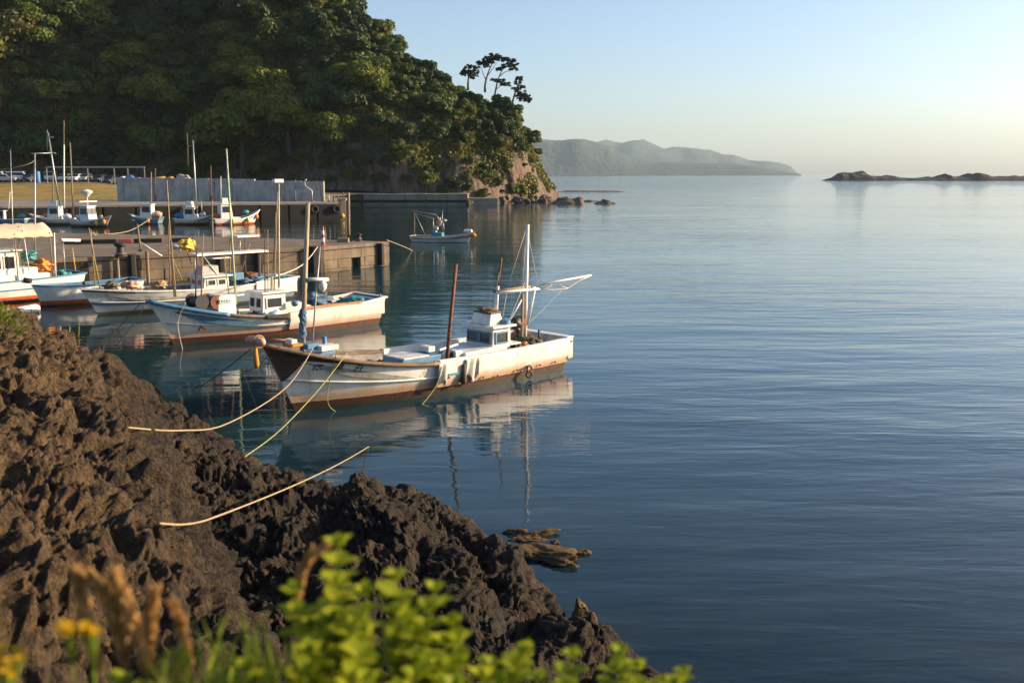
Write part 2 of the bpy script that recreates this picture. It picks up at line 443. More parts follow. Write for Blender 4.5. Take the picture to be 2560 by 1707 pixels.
def leaf_cloud(rng, lobes, per, size, flat=0.0, shell=0.72):
    V = []; n = 0; out = []
    for (c, r) in lobes:
        m = int(per * (np.mean(r) ** 2))
        d = rng.normal(size=(m, 3)); d /= np.linalg.norm(d, axis=1)[:, None]
        d[:, 2] = np.where(d[:, 2] < -0.45, -d[:, 2], d[:, 2])
        rad = shell + (1.06 - shell) * rng.random(m) ** 0.6
        p = np.array(c) + d * rad[:, None] * np.array(r)
        nn = d + rng.normal(size=(m, 3)) * 0.55; nn[:, 2] += flat; nn /= np.linalg.norm(nn, axis=1)[:, None]
        a = np.cross(nn, rng.normal(size=(m, 3))); a /= np.linalg.norm(a, axis=1)[:, None]; b = np.cross(nn, a)
        s = size * (0.6 + 0.8 * rng.random(m)); a = a * s[:, None]; b = b * (s * 0.7)[:, None]
        out.append(np.stack([p - a, p - b * 0.9, p + a, p + b * 0.9], 1))
    Q = np.concatenate(out); V = Q.reshape(-1, 3); F = np.arange(len(V)).reshape(-1, 4)
    return V, F
def crown_mesh(k, per=150, size=0.30):
    rng = np.random.default_rng(100 + k)
    lobes = [((0, 0, 3.3), (2.6, 2.6, 2.2))]
    nl = 9 + k % 4
    for i in range(nl):
        a = 2 * math.pi * (i / nl) + rng.random() * 0.7; h = rng.random(); rr = 1.0 + rng.random() * 0.8
        q = (2.5 + 1.0 * rng.random()) * math.cos(h * 1.15)
        lobes.append(((q * math.cos(a), q * math.sin(a), 2.2 + 3.4 * h), (rr * 1.15, rr * 1.15, rr * 0.85)))
    V, F = leaf_cloud(rng, lobes, per, size, 0.25, 0.55)
    return mesh_np('crown', V, F, False)
def trunk_mesh(k):
    r = random.Random(200 + k); b = MB()
    b.tube([(0, 0, -1.2), (0.1, 0, 0.6), (0.25 * r.uniform(-1, 1), 0.25 * r.uniform(-1, 1), 2.2), (0.3 * r.uniform(-1, 1), 0, 3.6)], [0.34, 0.28, 0.2, 0.1], 7)
    for i in range(5):
        a = r.uniform(0, 6.3); b.tube([(0, 0, 1.3 + 0.3 * i), (0.9 * math.cos(a), 0.9 * math.sin(a), 2.2 + 0.3 * i), (2.0 * math.cos(a), 2.0 * math.sin(a), 3.0 + 0.35 * i)], [0.13, 0.09, 0.04], 5)
    me = bpy.data.meshes.new('trunk'); me.from_pydata([tuple(v) for v in b.v], [], b.f); me.materials.append(BARK); return me
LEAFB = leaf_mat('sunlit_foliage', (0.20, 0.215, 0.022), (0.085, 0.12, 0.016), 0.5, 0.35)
CROWNS = {m.name: [crown_mesh(k) for k in range(5)] for m in (LEAF, LEAFD, LEAFY)}
for nm in (LEAFB, LEAFY): CROWNS[nm.name + '_big'] = [crown_mesh(k, 300, 0.20) for k in range(5)]
for nm, lst in CROWNS.items():
    for me in lst: me.materials.append(bpy.data.materials[nm.replace('_big', '')])
TRUNKS = [trunk_mesh(k) for k in range(4)]
def tree(name, label, loc, scale, m, k, group=None, rz=0.0, cat='tree', squash=1.0):
    t = thing(name, label, cat, loc, rz, group); t.scale = (scale, scale, scale * squash)
    obj('crown', CROWNS[m.name + '_big' if m.name + '_big' in CROWNS and scale > 1.3 else m.name][k % 5], None, t)
    obj('trunk', TRUNKS[k % 4], None, t)
    return t
def head_at(X, s):
    X = np.array([X], float); s = np.array([s], float); return head_disp(head_pt(X, s), s, X)[0]
rng = np.random.default_rng(5)
picked = []; tries = 0; ntree = 0
cu = rng.uniform(-120, 1340, 6000); cs = np.where(rng.random(6000) < 0.2, rng.uniform(0.0, 0.12, 6000), rng.uniform(0.02, 1.03, 6000))
cp = head_disp(head_pt(cu, cs), cs, cu)
px_y = HORIZ - (cp[:, 2] - CAMZ) / cp[:, 1] * FPX
for i in range(6000):
    p = cp[i]; X = cu[i]
    if px_y[i] < -75: continue
    low = p[2] - np.interp(X, HX, HZB)
    cliff = X > 690 and low < np.interp(X, [690, 760, 900, 1060, 1200, 1330], [7, 12, 17, 17, 13, 10])
    if cliff and rng.random() < 0.9: continue
    sc = (0.62 + 1.05 * rng.random() ** 1.6) * (0.55 if X > 1180 else 1.0) * (0.62 if cliff else 1.0) * (0.8 if X > 880 else 1.0)
    md = 3.9 * sc
    if X > 1060 and cs[i] > 0.93: continue
    if any((p[0] - q[0]) ** 2 + (p[1] - q[1]) ** 2 + (p[2] - q[2]) ** 2 < (0.5 * (md + q[3])) ** 2 * 1.25 for q in picked): continue
    picked.append((p[0], p[1], p[2], md))
    mm = LEAFD if rng.random() < 0.42 else LEAF
    if rng.random() < 0.07: mm = LEAFY
    hue = {LEAF.name: 'bright green', LEAFD.name: 'dark green', LEAFY.name: 'yellowing'}[mm.name]
    size = 'large' if sc > 1.05 else ('small' if sc < 0.62 else 'middling')
    lev_ = 'low on' if px_y[i] > 330 else ('halfway up' if px_y[i] > 165 else 'high on')
    zone = ('the hill above the parked cars' if X < 290 else 'the hill above the left wall end' if X < 560 else 'the hill above the right wall end' if X < 830 else 'the headland above the seawall' if X < 1130 else 'the tip of the headland')
    lb = '%s %s broadleaf tree %s %s' % (size, hue, lev_, zone); gp = 'trees on ' + zone
    tree('broadleaf_tree', lb, (p[0], p[1], p[2] - 0.8 * sc), sc, mm, i, gp, rng.random() * 6.28, squash=0.8 + 0.4 * rng.random()); ntree += 1
    if ntree >= 330: break
print('TREES', ntree)
# the trees that stand out by themselves
def big_tree(X, Y, out, sc, m, k, label, name='broadleaf_tree'):
    # stands on the slope where it shows; 'out' pulls its foot a little clear of the face
    ss = np.linspace(0, 1.1, 200); XX = np.full(200, float(X)); Q = head_disp(head_pt(XX, ss), ss, XX)
    yy = HORIZ - (Q[:, 2] - CAMZ) / Q[:, 1] * FPX
    i = int(np.argmin(np.abs(yy - (Y + 2.4 * sc * FPX / Q[:, 1])))); p = Q[i]
    return tree(name, label, (p[0], p[1] - out, p[2] - 1.5 * sc), sc, m, k, None, k * 1.3)
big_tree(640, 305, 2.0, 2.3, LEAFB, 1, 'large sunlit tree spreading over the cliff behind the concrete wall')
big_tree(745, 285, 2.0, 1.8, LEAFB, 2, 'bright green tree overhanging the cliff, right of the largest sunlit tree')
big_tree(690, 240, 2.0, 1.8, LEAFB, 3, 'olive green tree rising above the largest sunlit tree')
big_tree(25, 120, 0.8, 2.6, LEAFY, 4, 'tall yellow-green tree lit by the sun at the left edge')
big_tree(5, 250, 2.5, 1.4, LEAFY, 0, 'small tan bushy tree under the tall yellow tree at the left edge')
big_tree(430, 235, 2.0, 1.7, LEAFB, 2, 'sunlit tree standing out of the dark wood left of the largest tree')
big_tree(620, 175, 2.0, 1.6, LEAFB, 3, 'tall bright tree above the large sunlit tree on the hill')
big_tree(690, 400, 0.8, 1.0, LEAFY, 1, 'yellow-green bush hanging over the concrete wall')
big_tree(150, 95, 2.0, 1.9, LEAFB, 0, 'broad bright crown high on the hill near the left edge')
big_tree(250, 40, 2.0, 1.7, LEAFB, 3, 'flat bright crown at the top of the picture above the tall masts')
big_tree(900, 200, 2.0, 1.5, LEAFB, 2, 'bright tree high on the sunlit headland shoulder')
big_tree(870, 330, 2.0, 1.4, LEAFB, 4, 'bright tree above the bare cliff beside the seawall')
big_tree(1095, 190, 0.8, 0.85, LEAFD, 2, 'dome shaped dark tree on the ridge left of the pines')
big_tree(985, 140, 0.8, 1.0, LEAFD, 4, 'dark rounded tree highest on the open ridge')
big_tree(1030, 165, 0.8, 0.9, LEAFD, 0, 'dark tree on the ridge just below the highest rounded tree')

# understorey: uncountable shrubs and creepers over the slope
def undergrowth():
    rng = np.random.default_rng(9); n = 20000
    u = rng.uniform(-600, 1385, n); s = rng.uniform(0.0, 1.04, n)
    P = head_disp(head_pt(u, s), s, u)
    low = P[:, 2] - np.interp(u, HX, HZB)
    dens = fbm(P / 9.0, 3, 77)
    lim = np.interp(u, [600, 700, 860, 1000, 1150, 1385], [2, 6, 14, 14, 11, 9])
    keep = (low > lim + dens * 9) | ((dens > 0.35) & (low > 2.0)); P = P[keep]; u = u[keep]
    n = len(P); per = 16
    r = (0.5 + 0.9 * rng.random(n)) * np.interp(u, [0, 1150, 1385], [1.1, 0.9, 0.6])
    d = rng.normal(size=(n, per, 3)); d /= np.linalg.norm(d, axis=2)[:, :, None]
    p = P[:, None, :] + d * r[:, None, None] * (0.6 + 0.5 * rng.random((n, per, 1)))
    nn = d + rng.normal(size=d.shape) * 0.5; nn /= np.linalg.norm(nn, axis=2)[:, :, None]
    a = np.cross(nn, rng.normal(size=d.shape)); a /= np.linalg.norm(a, axis=2)[:, :, None]; b = np.cross(nn, a)
    sz = (0.16 + 0.18 * rng.random((n, per, 1)))
    Q = np.stack([p - a * sz, p - b * sz * 0.8, p + a * sz, p + b * sz * 0.8], 2).reshape(-1, 3)
    return mesh_np('undergrowth', Q, np.arange(len(Q)).reshape(-1, 4), False)
ug = obj('undergrowth', undergrowth(), leaf_mat('undergrowth_foliage', (0.16, 0.15, 0.028), (0.042, 0.062, 0.017), 0.16, 0.25, 0.0))
tag(ug, 'shrubs and creepers covering the headland slope', kind='stuff')

# pines on the ridge, each drawn from its own trunk and pads of needles
def pine(label, y, trunk, pads, limbs, seed):
    P = [at_y(x * 1.0884, yy * 1.0884, y) for x, yy in trunk]
    base = P[0] - Vector((0, 0, 1.6)); t = thing('pine_tree', label, 'tree', base, 0, 'pines on the headland ridge')
    px = y / FPX * 1.0884
    b = MB(); b.tube([(0, 0, 0)] + [p - base for p in P], [0.30] + [0.24 - 0.17 * i / (len(P) - 1) for i in range(len(P))], 7)
    b.build('trunk', BARK, t, True)
    rngl = random.Random(seed)
    for l in limbs:
        Q = [at_y(x * 1.0884, yy * 1.0884, y) for x, yy in l]; dy = rngl.uniform(-1.6, 1.6)
        Q = [q - base + Vector((0, dy * i / max(1, len(Q) - 1), 0)) for i, q in enumerate(Q)]
        MB().tube(Q, [0.12 - 0.08 * i / (len(Q) - 1) for i in range(len(Q))], 6).build('limb', BARK, t, True)
    lobes = []
    for (x, yy, rx, rz) in pads:
        rx, rz = rx * 1.3, rz * 1.25
        c = at_y(x * 1.0884, yy * 1.0884, y) - base; c = c + Vector((0, rngl.uniform(-1.2, 1.2), 0))
        for q in range(12):
            lobes.append(((c.x + rngl.uniform(-.8, .8) * rx * px, c.y + rngl.uniform(-.8, .8) * rx * px, c.z + rngl.uniform(-.9, .8) * rz * px), (rx * px * .36, rx * px * .4, rz * px * .55)))
    V, F = leaf_cloud(np.random.default_rng(seed), lobes, 420, 0.16, 0.35, 0.1)
    obj('crown', mesh_np('crown', V, F), PINEL, t)
    return t
pine('tall forked pine, highest of the pines on the headland', 236, [(1114, 196), (1117, 182), (1122, 165), (1130, 148), (1135, 138)],
     [(1106, 142, 10, 5), (1120, 135, 10, 5), (1135, 131, 11, 5), (1128, 142, 9, 4), (1148, 136, 9, 4), (1117, 151, 6, 3)], [[(1116, 184), (1109, 168), (1103, 148)], [(1119, 176), (1130, 160), (1142, 142)]], 1)
pine('spreading pine with level boughs, right of the tall forked pine', 232, [(1135, 226), (1139, 205), (1143, 186), (1150, 168), (1160, 152)],
     [(1160, 139, 10, 4), (1173, 141, 9, 4), (1182, 150, 8, 3), (1165, 153, 10, 4), (1180, 160, 8, 3), (1150, 158, 8, 4), (1140, 186, 10, 3), (1160, 194, 10, 4), (1153, 187, 7, 3)], [[(1146, 177), (1160, 165), (1178, 160)], [(1139, 207), (1148, 198), (1160, 194)], [(1155, 160), (1168, 148), (1180, 146)]], 2)
pine('leaning pine at the very edge of the headland', 228, [(1176, 239), (1180, 224), (1185, 208), (1191, 192), (1194, 182)],
     [(1193, 182, 7, 4), (1188, 193, 7, 4), (1197, 199, 7, 4), (1186, 207, 8, 4), (1199, 213, 9, 4), (1193, 222, 9, 4), (1210, 221, 8, 4), (1213, 231, 7, 4), (1203, 229, 8, 3)], [[(1182, 220), (1195, 218), (1210, 226)], [(1186, 206), (1196, 205)]], 3)
pine('short bushy pine, leftmost of the ridge pines', 238, [(1075, 192), (1076, 180), (1077, 168), (1076, 158)],
     [(1075, 155, 8, 4), (1066, 163, 8, 4), (1085, 160, 8, 4), (1090, 170, 8, 4), (1074, 172, 9, 4), (1064, 172, 6, 3), (1083, 177, 6, 3), (1094, 158, 6, 5)], [[(1076, 176), (1086, 170)], [(1076, 172), (1066, 168)]], 4)
# ------------------------------------------------------------------ rocky shore in front
def polyline_sd(P, L, closed=True):
    # distance to the polyline and inside test
    x, y = P[:, 0], P[:, 1]; n = len(L); dmin = np.full(len(P), 1e9); ins = np.zeros(len(P), bool)
    for i in range(n if closed else n - 1):
        ax, ay = L[i]; bx, by = L[(i + 1) % n]
        ex, ey = bx - ax, by - ay; t = np.clip(((x - ax) * ex + (y - ay) * ey) / (ex * ex + ey * ey + 1e-12), 0, 1)
        dmin = np.minimum(dmin, np.hypot(x - ax - t * ex, y - ay - t * ey))
        if closed:
            c = (ay > y) != (by > y)
            with np.errstate(divide='ignore', invalid='ignore'):
                xi = ax + (y - ay) / (by - ay + 1e-12) * ex
            ins ^= c & (x < xi)
    return (np.where(ins, dmin, -dmin) if closed else dmin)
SHORE = [(2.6, 3.0), (2.6, 7.5)] + [(lambda q: (q.x - (0.38 if a > 1050 else 0.30), q.y - 0.15))(dz(a, b, 0.25)) for a, b in [(1545, 1600), (1480, 1510), (1400, 1470), (1295, 1462), (1262, 1370), (1120, 1290), (1090, 1230), (1012, 1185), (930, 1180), (860, 1150), (745, 1135), (640, 1098), (560, 1050), (500, 1008), (440, 955), (385, 925), (300, 905), (250, 890)]] + [(-14.5, 26.5), (-17, 22), (-22, 18), (-40, 16), (-40, -3), (2.6, -3)]
SPUR = [(-1.4, 7.0), (-2.75, 9.2), (-3.9, 11.7), (-4.8, 13.4), (-6.2, 17.0), (-8.3, 20.6), (-10.5, 22.6), (-13.0, 22.5), (-16, 19), (-21, 16), (-40, 14.5), (-40, -3), (-1.4, -3)]
def shore_base(P):
    d = polyline_sd(P, SHORE); e = polyline_sd(P, SPUR); r = np.hypot(P[:, 0], P[:, 1])
    z = -1.0 + 1.15 * sstep(-1.2, 0.25, d) + 0.50 * sstep(0.1, 1.3, d) + 0.11 * np.clip(d - 0.8, 0, 4.0)
    z = z + sstep(-0.15, 0.75, e) * 1.0 + 0.42 * np.clip(e, 0, 4.0)
    z = z + 0.5 * np.exp(-((P[:, 0] + 0.5) ** 2 + (P[:, 1] - 14.0) ** 2) / 3.0)
    bank = 4.66 - 0.63 * np.clip(r - 2.0, 0, 30) - 0.25 * np.clip(P[:, 0] - 1.0, 0, 4)
    bank = np.where(d > -0.5, bank, -1)
    k = 0.5; m = np.maximum(z, bank); z = m + k * np.log1p(np.exp(-np.abs(z - bank) / k * 2)) * 0.35
    return z, d, e, r
th = np.radians(np.concatenate([np.linspace(-75, -29.5, 60), np.linspace(-29, 13, 560), np.linspace(13.5, 40, 30)]))
rr = np.concatenate([np.exp(np.linspace(math.log(1.2), math.log(6.8), 110)), np.exp(np.linspace(math.log(6.85), math.log(32), 1050))])
TT, RR = np.meshgrid(th, rr); P2 = np.stack([(RR * np.sin(TT)).ravel(), (RR * np.cos(TT)).ravel()], 1)
zb, dd, ee, rrr = shore_base(P2)
P3 = np.column_stack([P2, zb])
Z = zb.reshape(TT.shape); Pg = P3.reshape(TT.shape + (3,))
du = np.gradient(Pg, axis=1); dv = np.gradient(Pg, axis=0); N = np.cross(du, dv).reshape(-1, 3); N /= np.linalg.norm(N, axis=1)[:, None]
N = np.where(N[:, 2:3] < 0, -N, N)
bankm = sstep(8.5, 5.5, rrr) * (ee < 0.4)            # soil bank under the plants stays smoother
warp = P3 + 0.35 * np.stack([fbm(P3 * 0.9 + 4 * k, 3, 300 + k) for k in range(3)], 1)
def lump(p, f, s):
    w = worley(p * f, s); return np.clip(1.0 - 1.25 * w * w, -0.4, 1)
spur = sstep(-0.2, 0.6, ee)
ws = warp * np.array([1.0, 1.0, 1.0])
dis = 0.46 * (lump(ws, 0.6, 11) - 0.35) + 0.34 * (lump(ws + 7, 1.3, 21) - 0.35) * (1 - 0.1 * spur)
dis = dis + 0.17 * (lump(ws + 3, 2.9, 31) - 0.35)
w2 = P3 + 0.05 * np.stack([fbm(P3 * 4 + 4 * k, 2, 330 + k) for k in range(3)], 1)
dis = dis + 0.125 * (lump(w2, 5.6, 81) - 0.4) + 0.075 * (lump(w2 + 4, 11.0, 85) - 0.4) + 0.035 * (lump(w2 + 8, 21.0, 87) - 0.4) + 0.02 * vnoise(P3 * 30, 99)
pm_ = sstep(-0.15, 0.35, fbm(P3 * 0.8 + 5, 3, 140)); pm2 = sstep(-0.25, 0.3, fbm(P3 * 2.2 + 9, 2, 150))
dis = dis - 0.20 * pm_ * sstep(0.42, 0.14, worley(warp * 2.4 + 2, 51))
dis = dis - 0.10 * pm2 * sstep(0.44, 0.16, worley(w2 * 6.0 + 9, 61)) - 0.06 * sstep(0.42, 0.14, worley(w2 * 11 + 5, 66))
dis = dis + 0.05 * fbm(P3 * 3.0, 4, 120)
dis = dis * (1 - 0.8 * bankm) * (0.45 + 0.55 * sstep(-1.2, 0.8, dd))
side = np.stack([vnoise(P3 * 2.1 + 31 * k, 400 + k) for k in range(3)], 1) * 0.10 * (1 - bankm)[:, None]
PR = P3 + N * dis[:, None] + side
keepv = PR[:, 2] > -0.75
nr, nt = TT.shape
idx = np.arange(nr * nt).reshape(nr, nt)
Fq = np.stack([idx[:-1, :-1], idx[:-1, 1:], idx[1:, 1:], idx[1:, :-1]], -1).reshape(-1, 4)[:, ::-1]
Fq = Fq[keepv[Fq].any(1)]
used = np.zeros(nr * nt, bool); used[Fq] = True; remap = np.cumsum(used) - 1
SH_P = PR
shore = obj('rocky_shore', mesh_np('rocky_shore', PR[used], remap[Fq], True), None)
def shore_mat():
    t = NT('lava_rock'); v = t.coord('Object'); s = t.sep(v)
    n = t.noise(v, 0.7, 8, 0.65); n2 = t.noise(v, 9.0, 7, 0.72); n3 = t.noise(v, 2.6, 6, 0.65)
    dark = t.mix(t.ramp(n2, 0.40, 0.64), (0.008, 0.0065, 0.0055), (0.062, 0.045, 0.031))
    warm = t.mix(t.ramp(n2, 0.38, 0.62), (0.024, 0.015, 0.009), (0.150, 0.096, 0.048))
    warm = t.mix(t.math('MULTIPLY', t.ramp(n3, 0.5, 0.75), 0.6), warm, (0.13, 0.092, 0.055))
    # the spur on the left is browner, drier stone; the shelf by the water is near-black lava
    line = t.math('ADD', t.math('MULTIPLY', s[0], -0.83), t.math('MULTIPLY', s[1], -0.38))
    f = t.ramp(t.math('ADD', line, t.math('MULTIPLY', n3, 0.8)), -0.9, 0.5)
    f2 = t.math('MULTIPLY', f, t.ramp(s[2], 0.5, 1.3))
    lich = t.ramp(n, 0.45, 0.7, 0.0, 0.55)
    col = t.mix(t.math('MAXIMUM', f2, lich), dark, warm)
    col = t.mix(t.ramp(t.math('ADD', s[2], t.math('MULTIPLY', n2, 0.3)), 0.12, 0.4), (0.014, 0.012, 0.009), col)
    t.color(col); t.rough(t.ramp(n2, 0.3, 0.7, 0.72, 1.0)); t.p.inputs['Specular IOR Level'].default_value = 0.25
    h = t.math('ADD', t.math('MULTIPLY', t.ramp(t.voro(v, 22), 0.0, 0.5), 0.5), t.math('MULTIPLY', t.noise(v, 34, 7, 0.75), 1.0))
    h = t.math('ADD', h, t.math('MULTIPLY', t.ramp(t.voro(t.coord('Object', (1.3, 1, 1)), 48), 0.0, 0.5), 0.3))
    t.bump(h, 1.0, 0.05); return t.m
shore.data.materials.append(shore_mat())
tag(shore, 'rough dark volcanic rock shore in front', kind='structure')
def ground_z(x, y):
    d = (SH_P[:, 0] - x) ** 2 + (SH_P[:, 1] - y) ** 2; i = int(np.argmin(d)); return float(SH_P[i, 2])

# loose rocks standing in the water
WEED = rock_mat('weedy_rock', (0.14, 0.082, 0.032), (0.055, 0.035, 0.018), (0.23, 0.135, 0.05), 1.6, 1.0, False)
def sea_boulder(X, Y, rx, ry, rz, seed, label, rzrot=0.0, m=WEED):
    p = dz(X, Y, 0.0); n1, n2 = 60, 36; V = []
    for i in range(n2 + 1):
        a = math.pi * i / n2
        for j in range(n1):
            b = 2 * math.pi * j / n1; V.append((math.sin(a) * math.cos(b), math.sin(a) * math.sin(b), math.cos(a)))
    V = np.array(V); k = 1 + 0.38 * fbm(V * 1.4 + seed, 3, seed) + 0.16 * (0.4 - worley(V * 3 + seed, seed)) + 0.14 * (0.4 - worley(V * 7 + seed, seed + 5)) + 0.05 * vnoise(V * 16, seed)
    V = V * k[:, None] * np.array([rx, ry, rz])
    F = np.array([(i * n1 + j, (i + 1) * n1 + j, (i + 1) * n1 + (j + 1) % n1, i * n1 + (j + 1) % n1) for i in range(n2) for j in range(n1)])
    o = obj('sea_rock', mesh_np('sea_rock', V, F, True), m); o.location = (p.x, p.y, -0.02); o.rotation_euler = (0, 0, rzrot)
    return tag(o, label, 'rock', 'weedy rocks in the shallows')
sea_boulder(1245, 1280, 0.55, 0.27, 0.17, 3, 'largest brown weedy slab awash in the shallows', -0.35)
sea_boulder(1232, 1228, 0.36, 0.10, 0.11, 5, 'long thin weedy rock behind the largest slab', 0.25)
sea_boulder(1185, 1224, 0.24, 0.08, 0.09, 9, 'narrow weedy rock at the left behind the largest slab', -0.05)
sea_boulder(1274, 1247, 0.08, 0.06, 0.06, 11, 'tiny rock just right of the thin weedy rock')
sea_boulder(1338, 1271, 0.13, 0.07, 0.08, 13, 'small weedy rock to the right of the largest slab', 0.2)
sea_boulder(1338, 1432, 0.22, 0.20, 0.27, 15, 'single pointed weedy rock nearest the shore')
sea_boulder(1208, 1240, 0.30, 0.10, 0.07, 17, 'flat weedy rock touching the near edge of the thin rocks', 0.1)
# ================================================================== HARBOUR WORKS
CONC = None
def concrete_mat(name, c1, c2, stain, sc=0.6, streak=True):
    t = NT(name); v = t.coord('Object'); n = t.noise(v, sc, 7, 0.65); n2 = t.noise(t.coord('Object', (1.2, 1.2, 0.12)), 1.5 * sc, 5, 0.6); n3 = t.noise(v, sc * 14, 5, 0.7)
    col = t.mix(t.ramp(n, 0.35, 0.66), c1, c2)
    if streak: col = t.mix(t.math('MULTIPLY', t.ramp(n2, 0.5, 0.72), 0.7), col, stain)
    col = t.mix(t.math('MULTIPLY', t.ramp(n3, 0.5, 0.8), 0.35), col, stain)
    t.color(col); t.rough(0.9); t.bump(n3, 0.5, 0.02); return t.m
PIERM = concrete_mat('pier_concrete', (0.22, 0.165, 0.11), (0.105, 0.078, 0.052), (0.04, 0.032, 0.022), 0.9)
QUAYM = concrete_mat('quay_concrete', (0.26, 0.23, 0.19), (0.17, 0.145, 0.12), (0.09, 0.08, 0.065), 0.35)
WALLM = concrete_mat('wall_concrete', (0.45, 0.44, 0.42), (0.28, 0.275, 0.265), (0.11, 0.108, 0.10), 0.9)
DARKW = concrete_mat('weedy_shaded_concrete', (0.018, 0.016, 0.013), (0.011, 0.010, 0.008), (0.008, 0.008, 0.007), 0.8)  # weed-dark concrete, with the shade on the quay face put into its colour
RUBBER = pm('rubber', (0.022, 0.02, 0.019), (0.012, 0.011, 0.011), 6, 0.85, 0.4, 40)
RUST = pm('rust', (0.22, 0.085, 0.035), (0.10, 0.04, 0.02), 9, 0.85, 0.5, 60)
BAMBOO = pm('bamboo', (0.36, 0.25, 0.10), (0.21, 0.14, 0.06), 3, 0.7, 0, stretch=(1, 1, 4))
WOODP = pm('weathered_wood', (0.27, 0.20, 0.135), (0.14, 0.10, 0.065), 6, 0.85, 0.4, 30, stretch=(1, 1, 0.2))
WHITEP = pm('white_paint', (0.74, 0.72, 0.68), (0.55, 0.52, 0.47), 5, 0.45, 0.05, 30)
STEEL = pm('galvanised_steel', (0.42, 0.42, 0.41), (0.28, 0.28, 0.27), 6, 0.45, 0.1, 40, metal=0.6)
BLACKM = pm('black_paint', (0.02, 0.02, 0.022), (0.035, 0.032, 0.03), 5, 0.6)
ORANGE = pm('orange_buoy', (0.72, 0.26, 0.03), (0.55, 0.18, 0.03), 5, 0.5)
YELLOW = pm('yellow_plastic', (0.72, 0.45, 0.04), (0.5, 0.3, 0.03), 6, 0.5)
BLUET = pm('blue_tarpaulin', (0.03, 0.17, 0.42), (0.02, 0.10, 0.27), 4, 0.5, 0.4, 14)
REDP = pm('red_paint', (0.50, 0.07, 0.045), (0.33, 0.05, 0.035), 5, 0.55)
TEAL = pm('teal_paint', (0.04, 0.26, 0.25), (0.03, 0.16, 0.16), 5, 0.5)
BLUEP = pm('blue_paint', (0.09, 0.23, 0.37), (0.06, 0.15, 0.25), 5, 0.5, 0.15, 30)
GLASS = NT('dark_glass'); GLASS.color((0.012, 0.017, 0.022)); GLASS.rough(0.18); GLASS = GLASS.m
PANE = pm('salt_glass', (0.30, 0.27, 0.22), (0.2, 0.19, 0.17), 3, 0.15)

def poly_block(name, pts, z0, z1, m, parent=None, bev=0.0):
    return MB().prism([(p[0], p[1], z0) for p in pts], (0, 0, z1 - z0)).build(name, m, parent, bev=bev)
def course_blocks(parent, a, b, z0, hts, blen, m, seed, gap=0.018, thick=0.35, skip=None):
    # rows of blocks along the face a -> b (outside lies to the right of a -> b)
    a = Vector((a[0], a[1], 0)); b = Vector((b[0], b[1], 0)); d = (b - a); L = d.length; u = d / L; n = Vector((u.y, -u.x, 0))
    r = random.Random(seed); z = z0; cnt = 0
    R = Matrix((u, -n, Vector((0, 0, 1)))).transposed()
    for ci, h in enumerate(hts):
        x = -blen * 0.5 * (ci % 2)
        while x < L - 0.05:
            w = blen * r.uniform(0.6, 1.4); x0, x1 = max(x, 0), min(x + w, L)
            if x1 - x0 > 0.2 and not (skip and skip(0.5 * (x0 + x1), z + h / 2)):
                o = r.uniform(-0.02, 0.035)
                c = a + u * (x0 + x1) / 2 + n * (o - thick / 2 + 0.02) + Vector((0, 0, z + h / 2))
                MB().box(c, (x1 - x0 - gap, thick, h - gap), R).build('block', m, parent, bev=0.02); cnt += 1
            x += w
        z += h
    return cnt

# ---- near pier
PT = 1.55
NA = at_z(808, 617, PT); NB = at_z(972, 604, PT); NC = at_z(218, 643, PT); ND = at_z(400, 588, PT)
def inset(pts, k):
    c = Vector((sum(p[0] for p in pts) / len(pts), sum(p[1] for p in pts) / len(pts)))
    return [tuple(Vector(p[:2]) + (c - Vector(p[:2])).normalized() * k) for p in pts]
NE = NC + (NC - NA).normalized() * 22
pier_poly = [(NE.x, NE.y), (NC.x, NC.y), (NA.x, NA.y), (NB.x, NB.y), (ND.x, ND.y), (-62, 86)]
pier = thing('pier', 'low brown concrete pier with block faces behind the moored boats', 'pier', (0, 0, 0))
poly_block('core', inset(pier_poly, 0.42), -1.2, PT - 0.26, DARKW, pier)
poly_block('deck_slab', inset(pier_poly, -0.03), PT - 0.24, PT, PIERM, pier, 0.03)
_e = (NB - NA); _f = lambda k: (NA.x + _e.x * k, NA.y + _e.y * k)
course_blocks(pier, _f(0), _f(0.40), -0.45, [0.55, 0.6], 2.4, PIERM, 1); course_blocks(pier, _f(0.54), _f(1), -0.45, [0.55, 0.6], 2.6, PIERM, 4); course_blocks(pier, _f(0), _f(1), 0.70, [0.58], 3.0, PIERM, 5)
course_blocks(pier, (NC.x, NC.y), (NA.x, NA.y), -0.45, [0.55, 0.6, 0.58], 2.7, PIERM, 2)
u = (NC - NE).normalized(); MBk = (NC - u * 9)
course_blocks(pier, (MBk.x, MBk.y), (NC.x, NC.y), -0.45, [0.55, 0.6, 0.58], 1.9, DARKW, 3)
# fenders on its faces
def on_face(a, b, s, out=0.0, z=0.0):
    d = (b - a); d.z = 0; d = d.normalized(); n = Vector((d.y, -d.x, 0)); p = a + d * s + n * out; return Vector((p.x, p.y, z)), d, n
def rubber_fender(a, b, s, w, z0, z1, label):
    p, d, n = on_face(a, b, s, 0.17); t = thing('dock_fender', label, 'fender', (p.x, p.y, z0), math.atan2(d.y, d.x), 'rubber fenders on the pier')
    MB().prism([(-w / 2, 0.12, 0), (-w / 2, -0.05, 0), (-w * 0.28, -0.22, 0), (w * 0.28, -0.22, 0), (w / 2, -0.05, 0), (w / 2, 0.12, 0)], (0, 0, z1 - z0)).build('rubber_body', RUBBER, t, bev=0.03)
    MB().box((0, 0.13, (z1 - z0) / 2), (w * 1.25, 0.03, z1 - z0 + 0.12)).build('backing_plate', RUST, t)
rubber_fender(NA, NB, 5.0, 0.4, 0.05, 1.5, 'black rubber fender near the seaward corner of the pier')
LN = (NA - NC).length
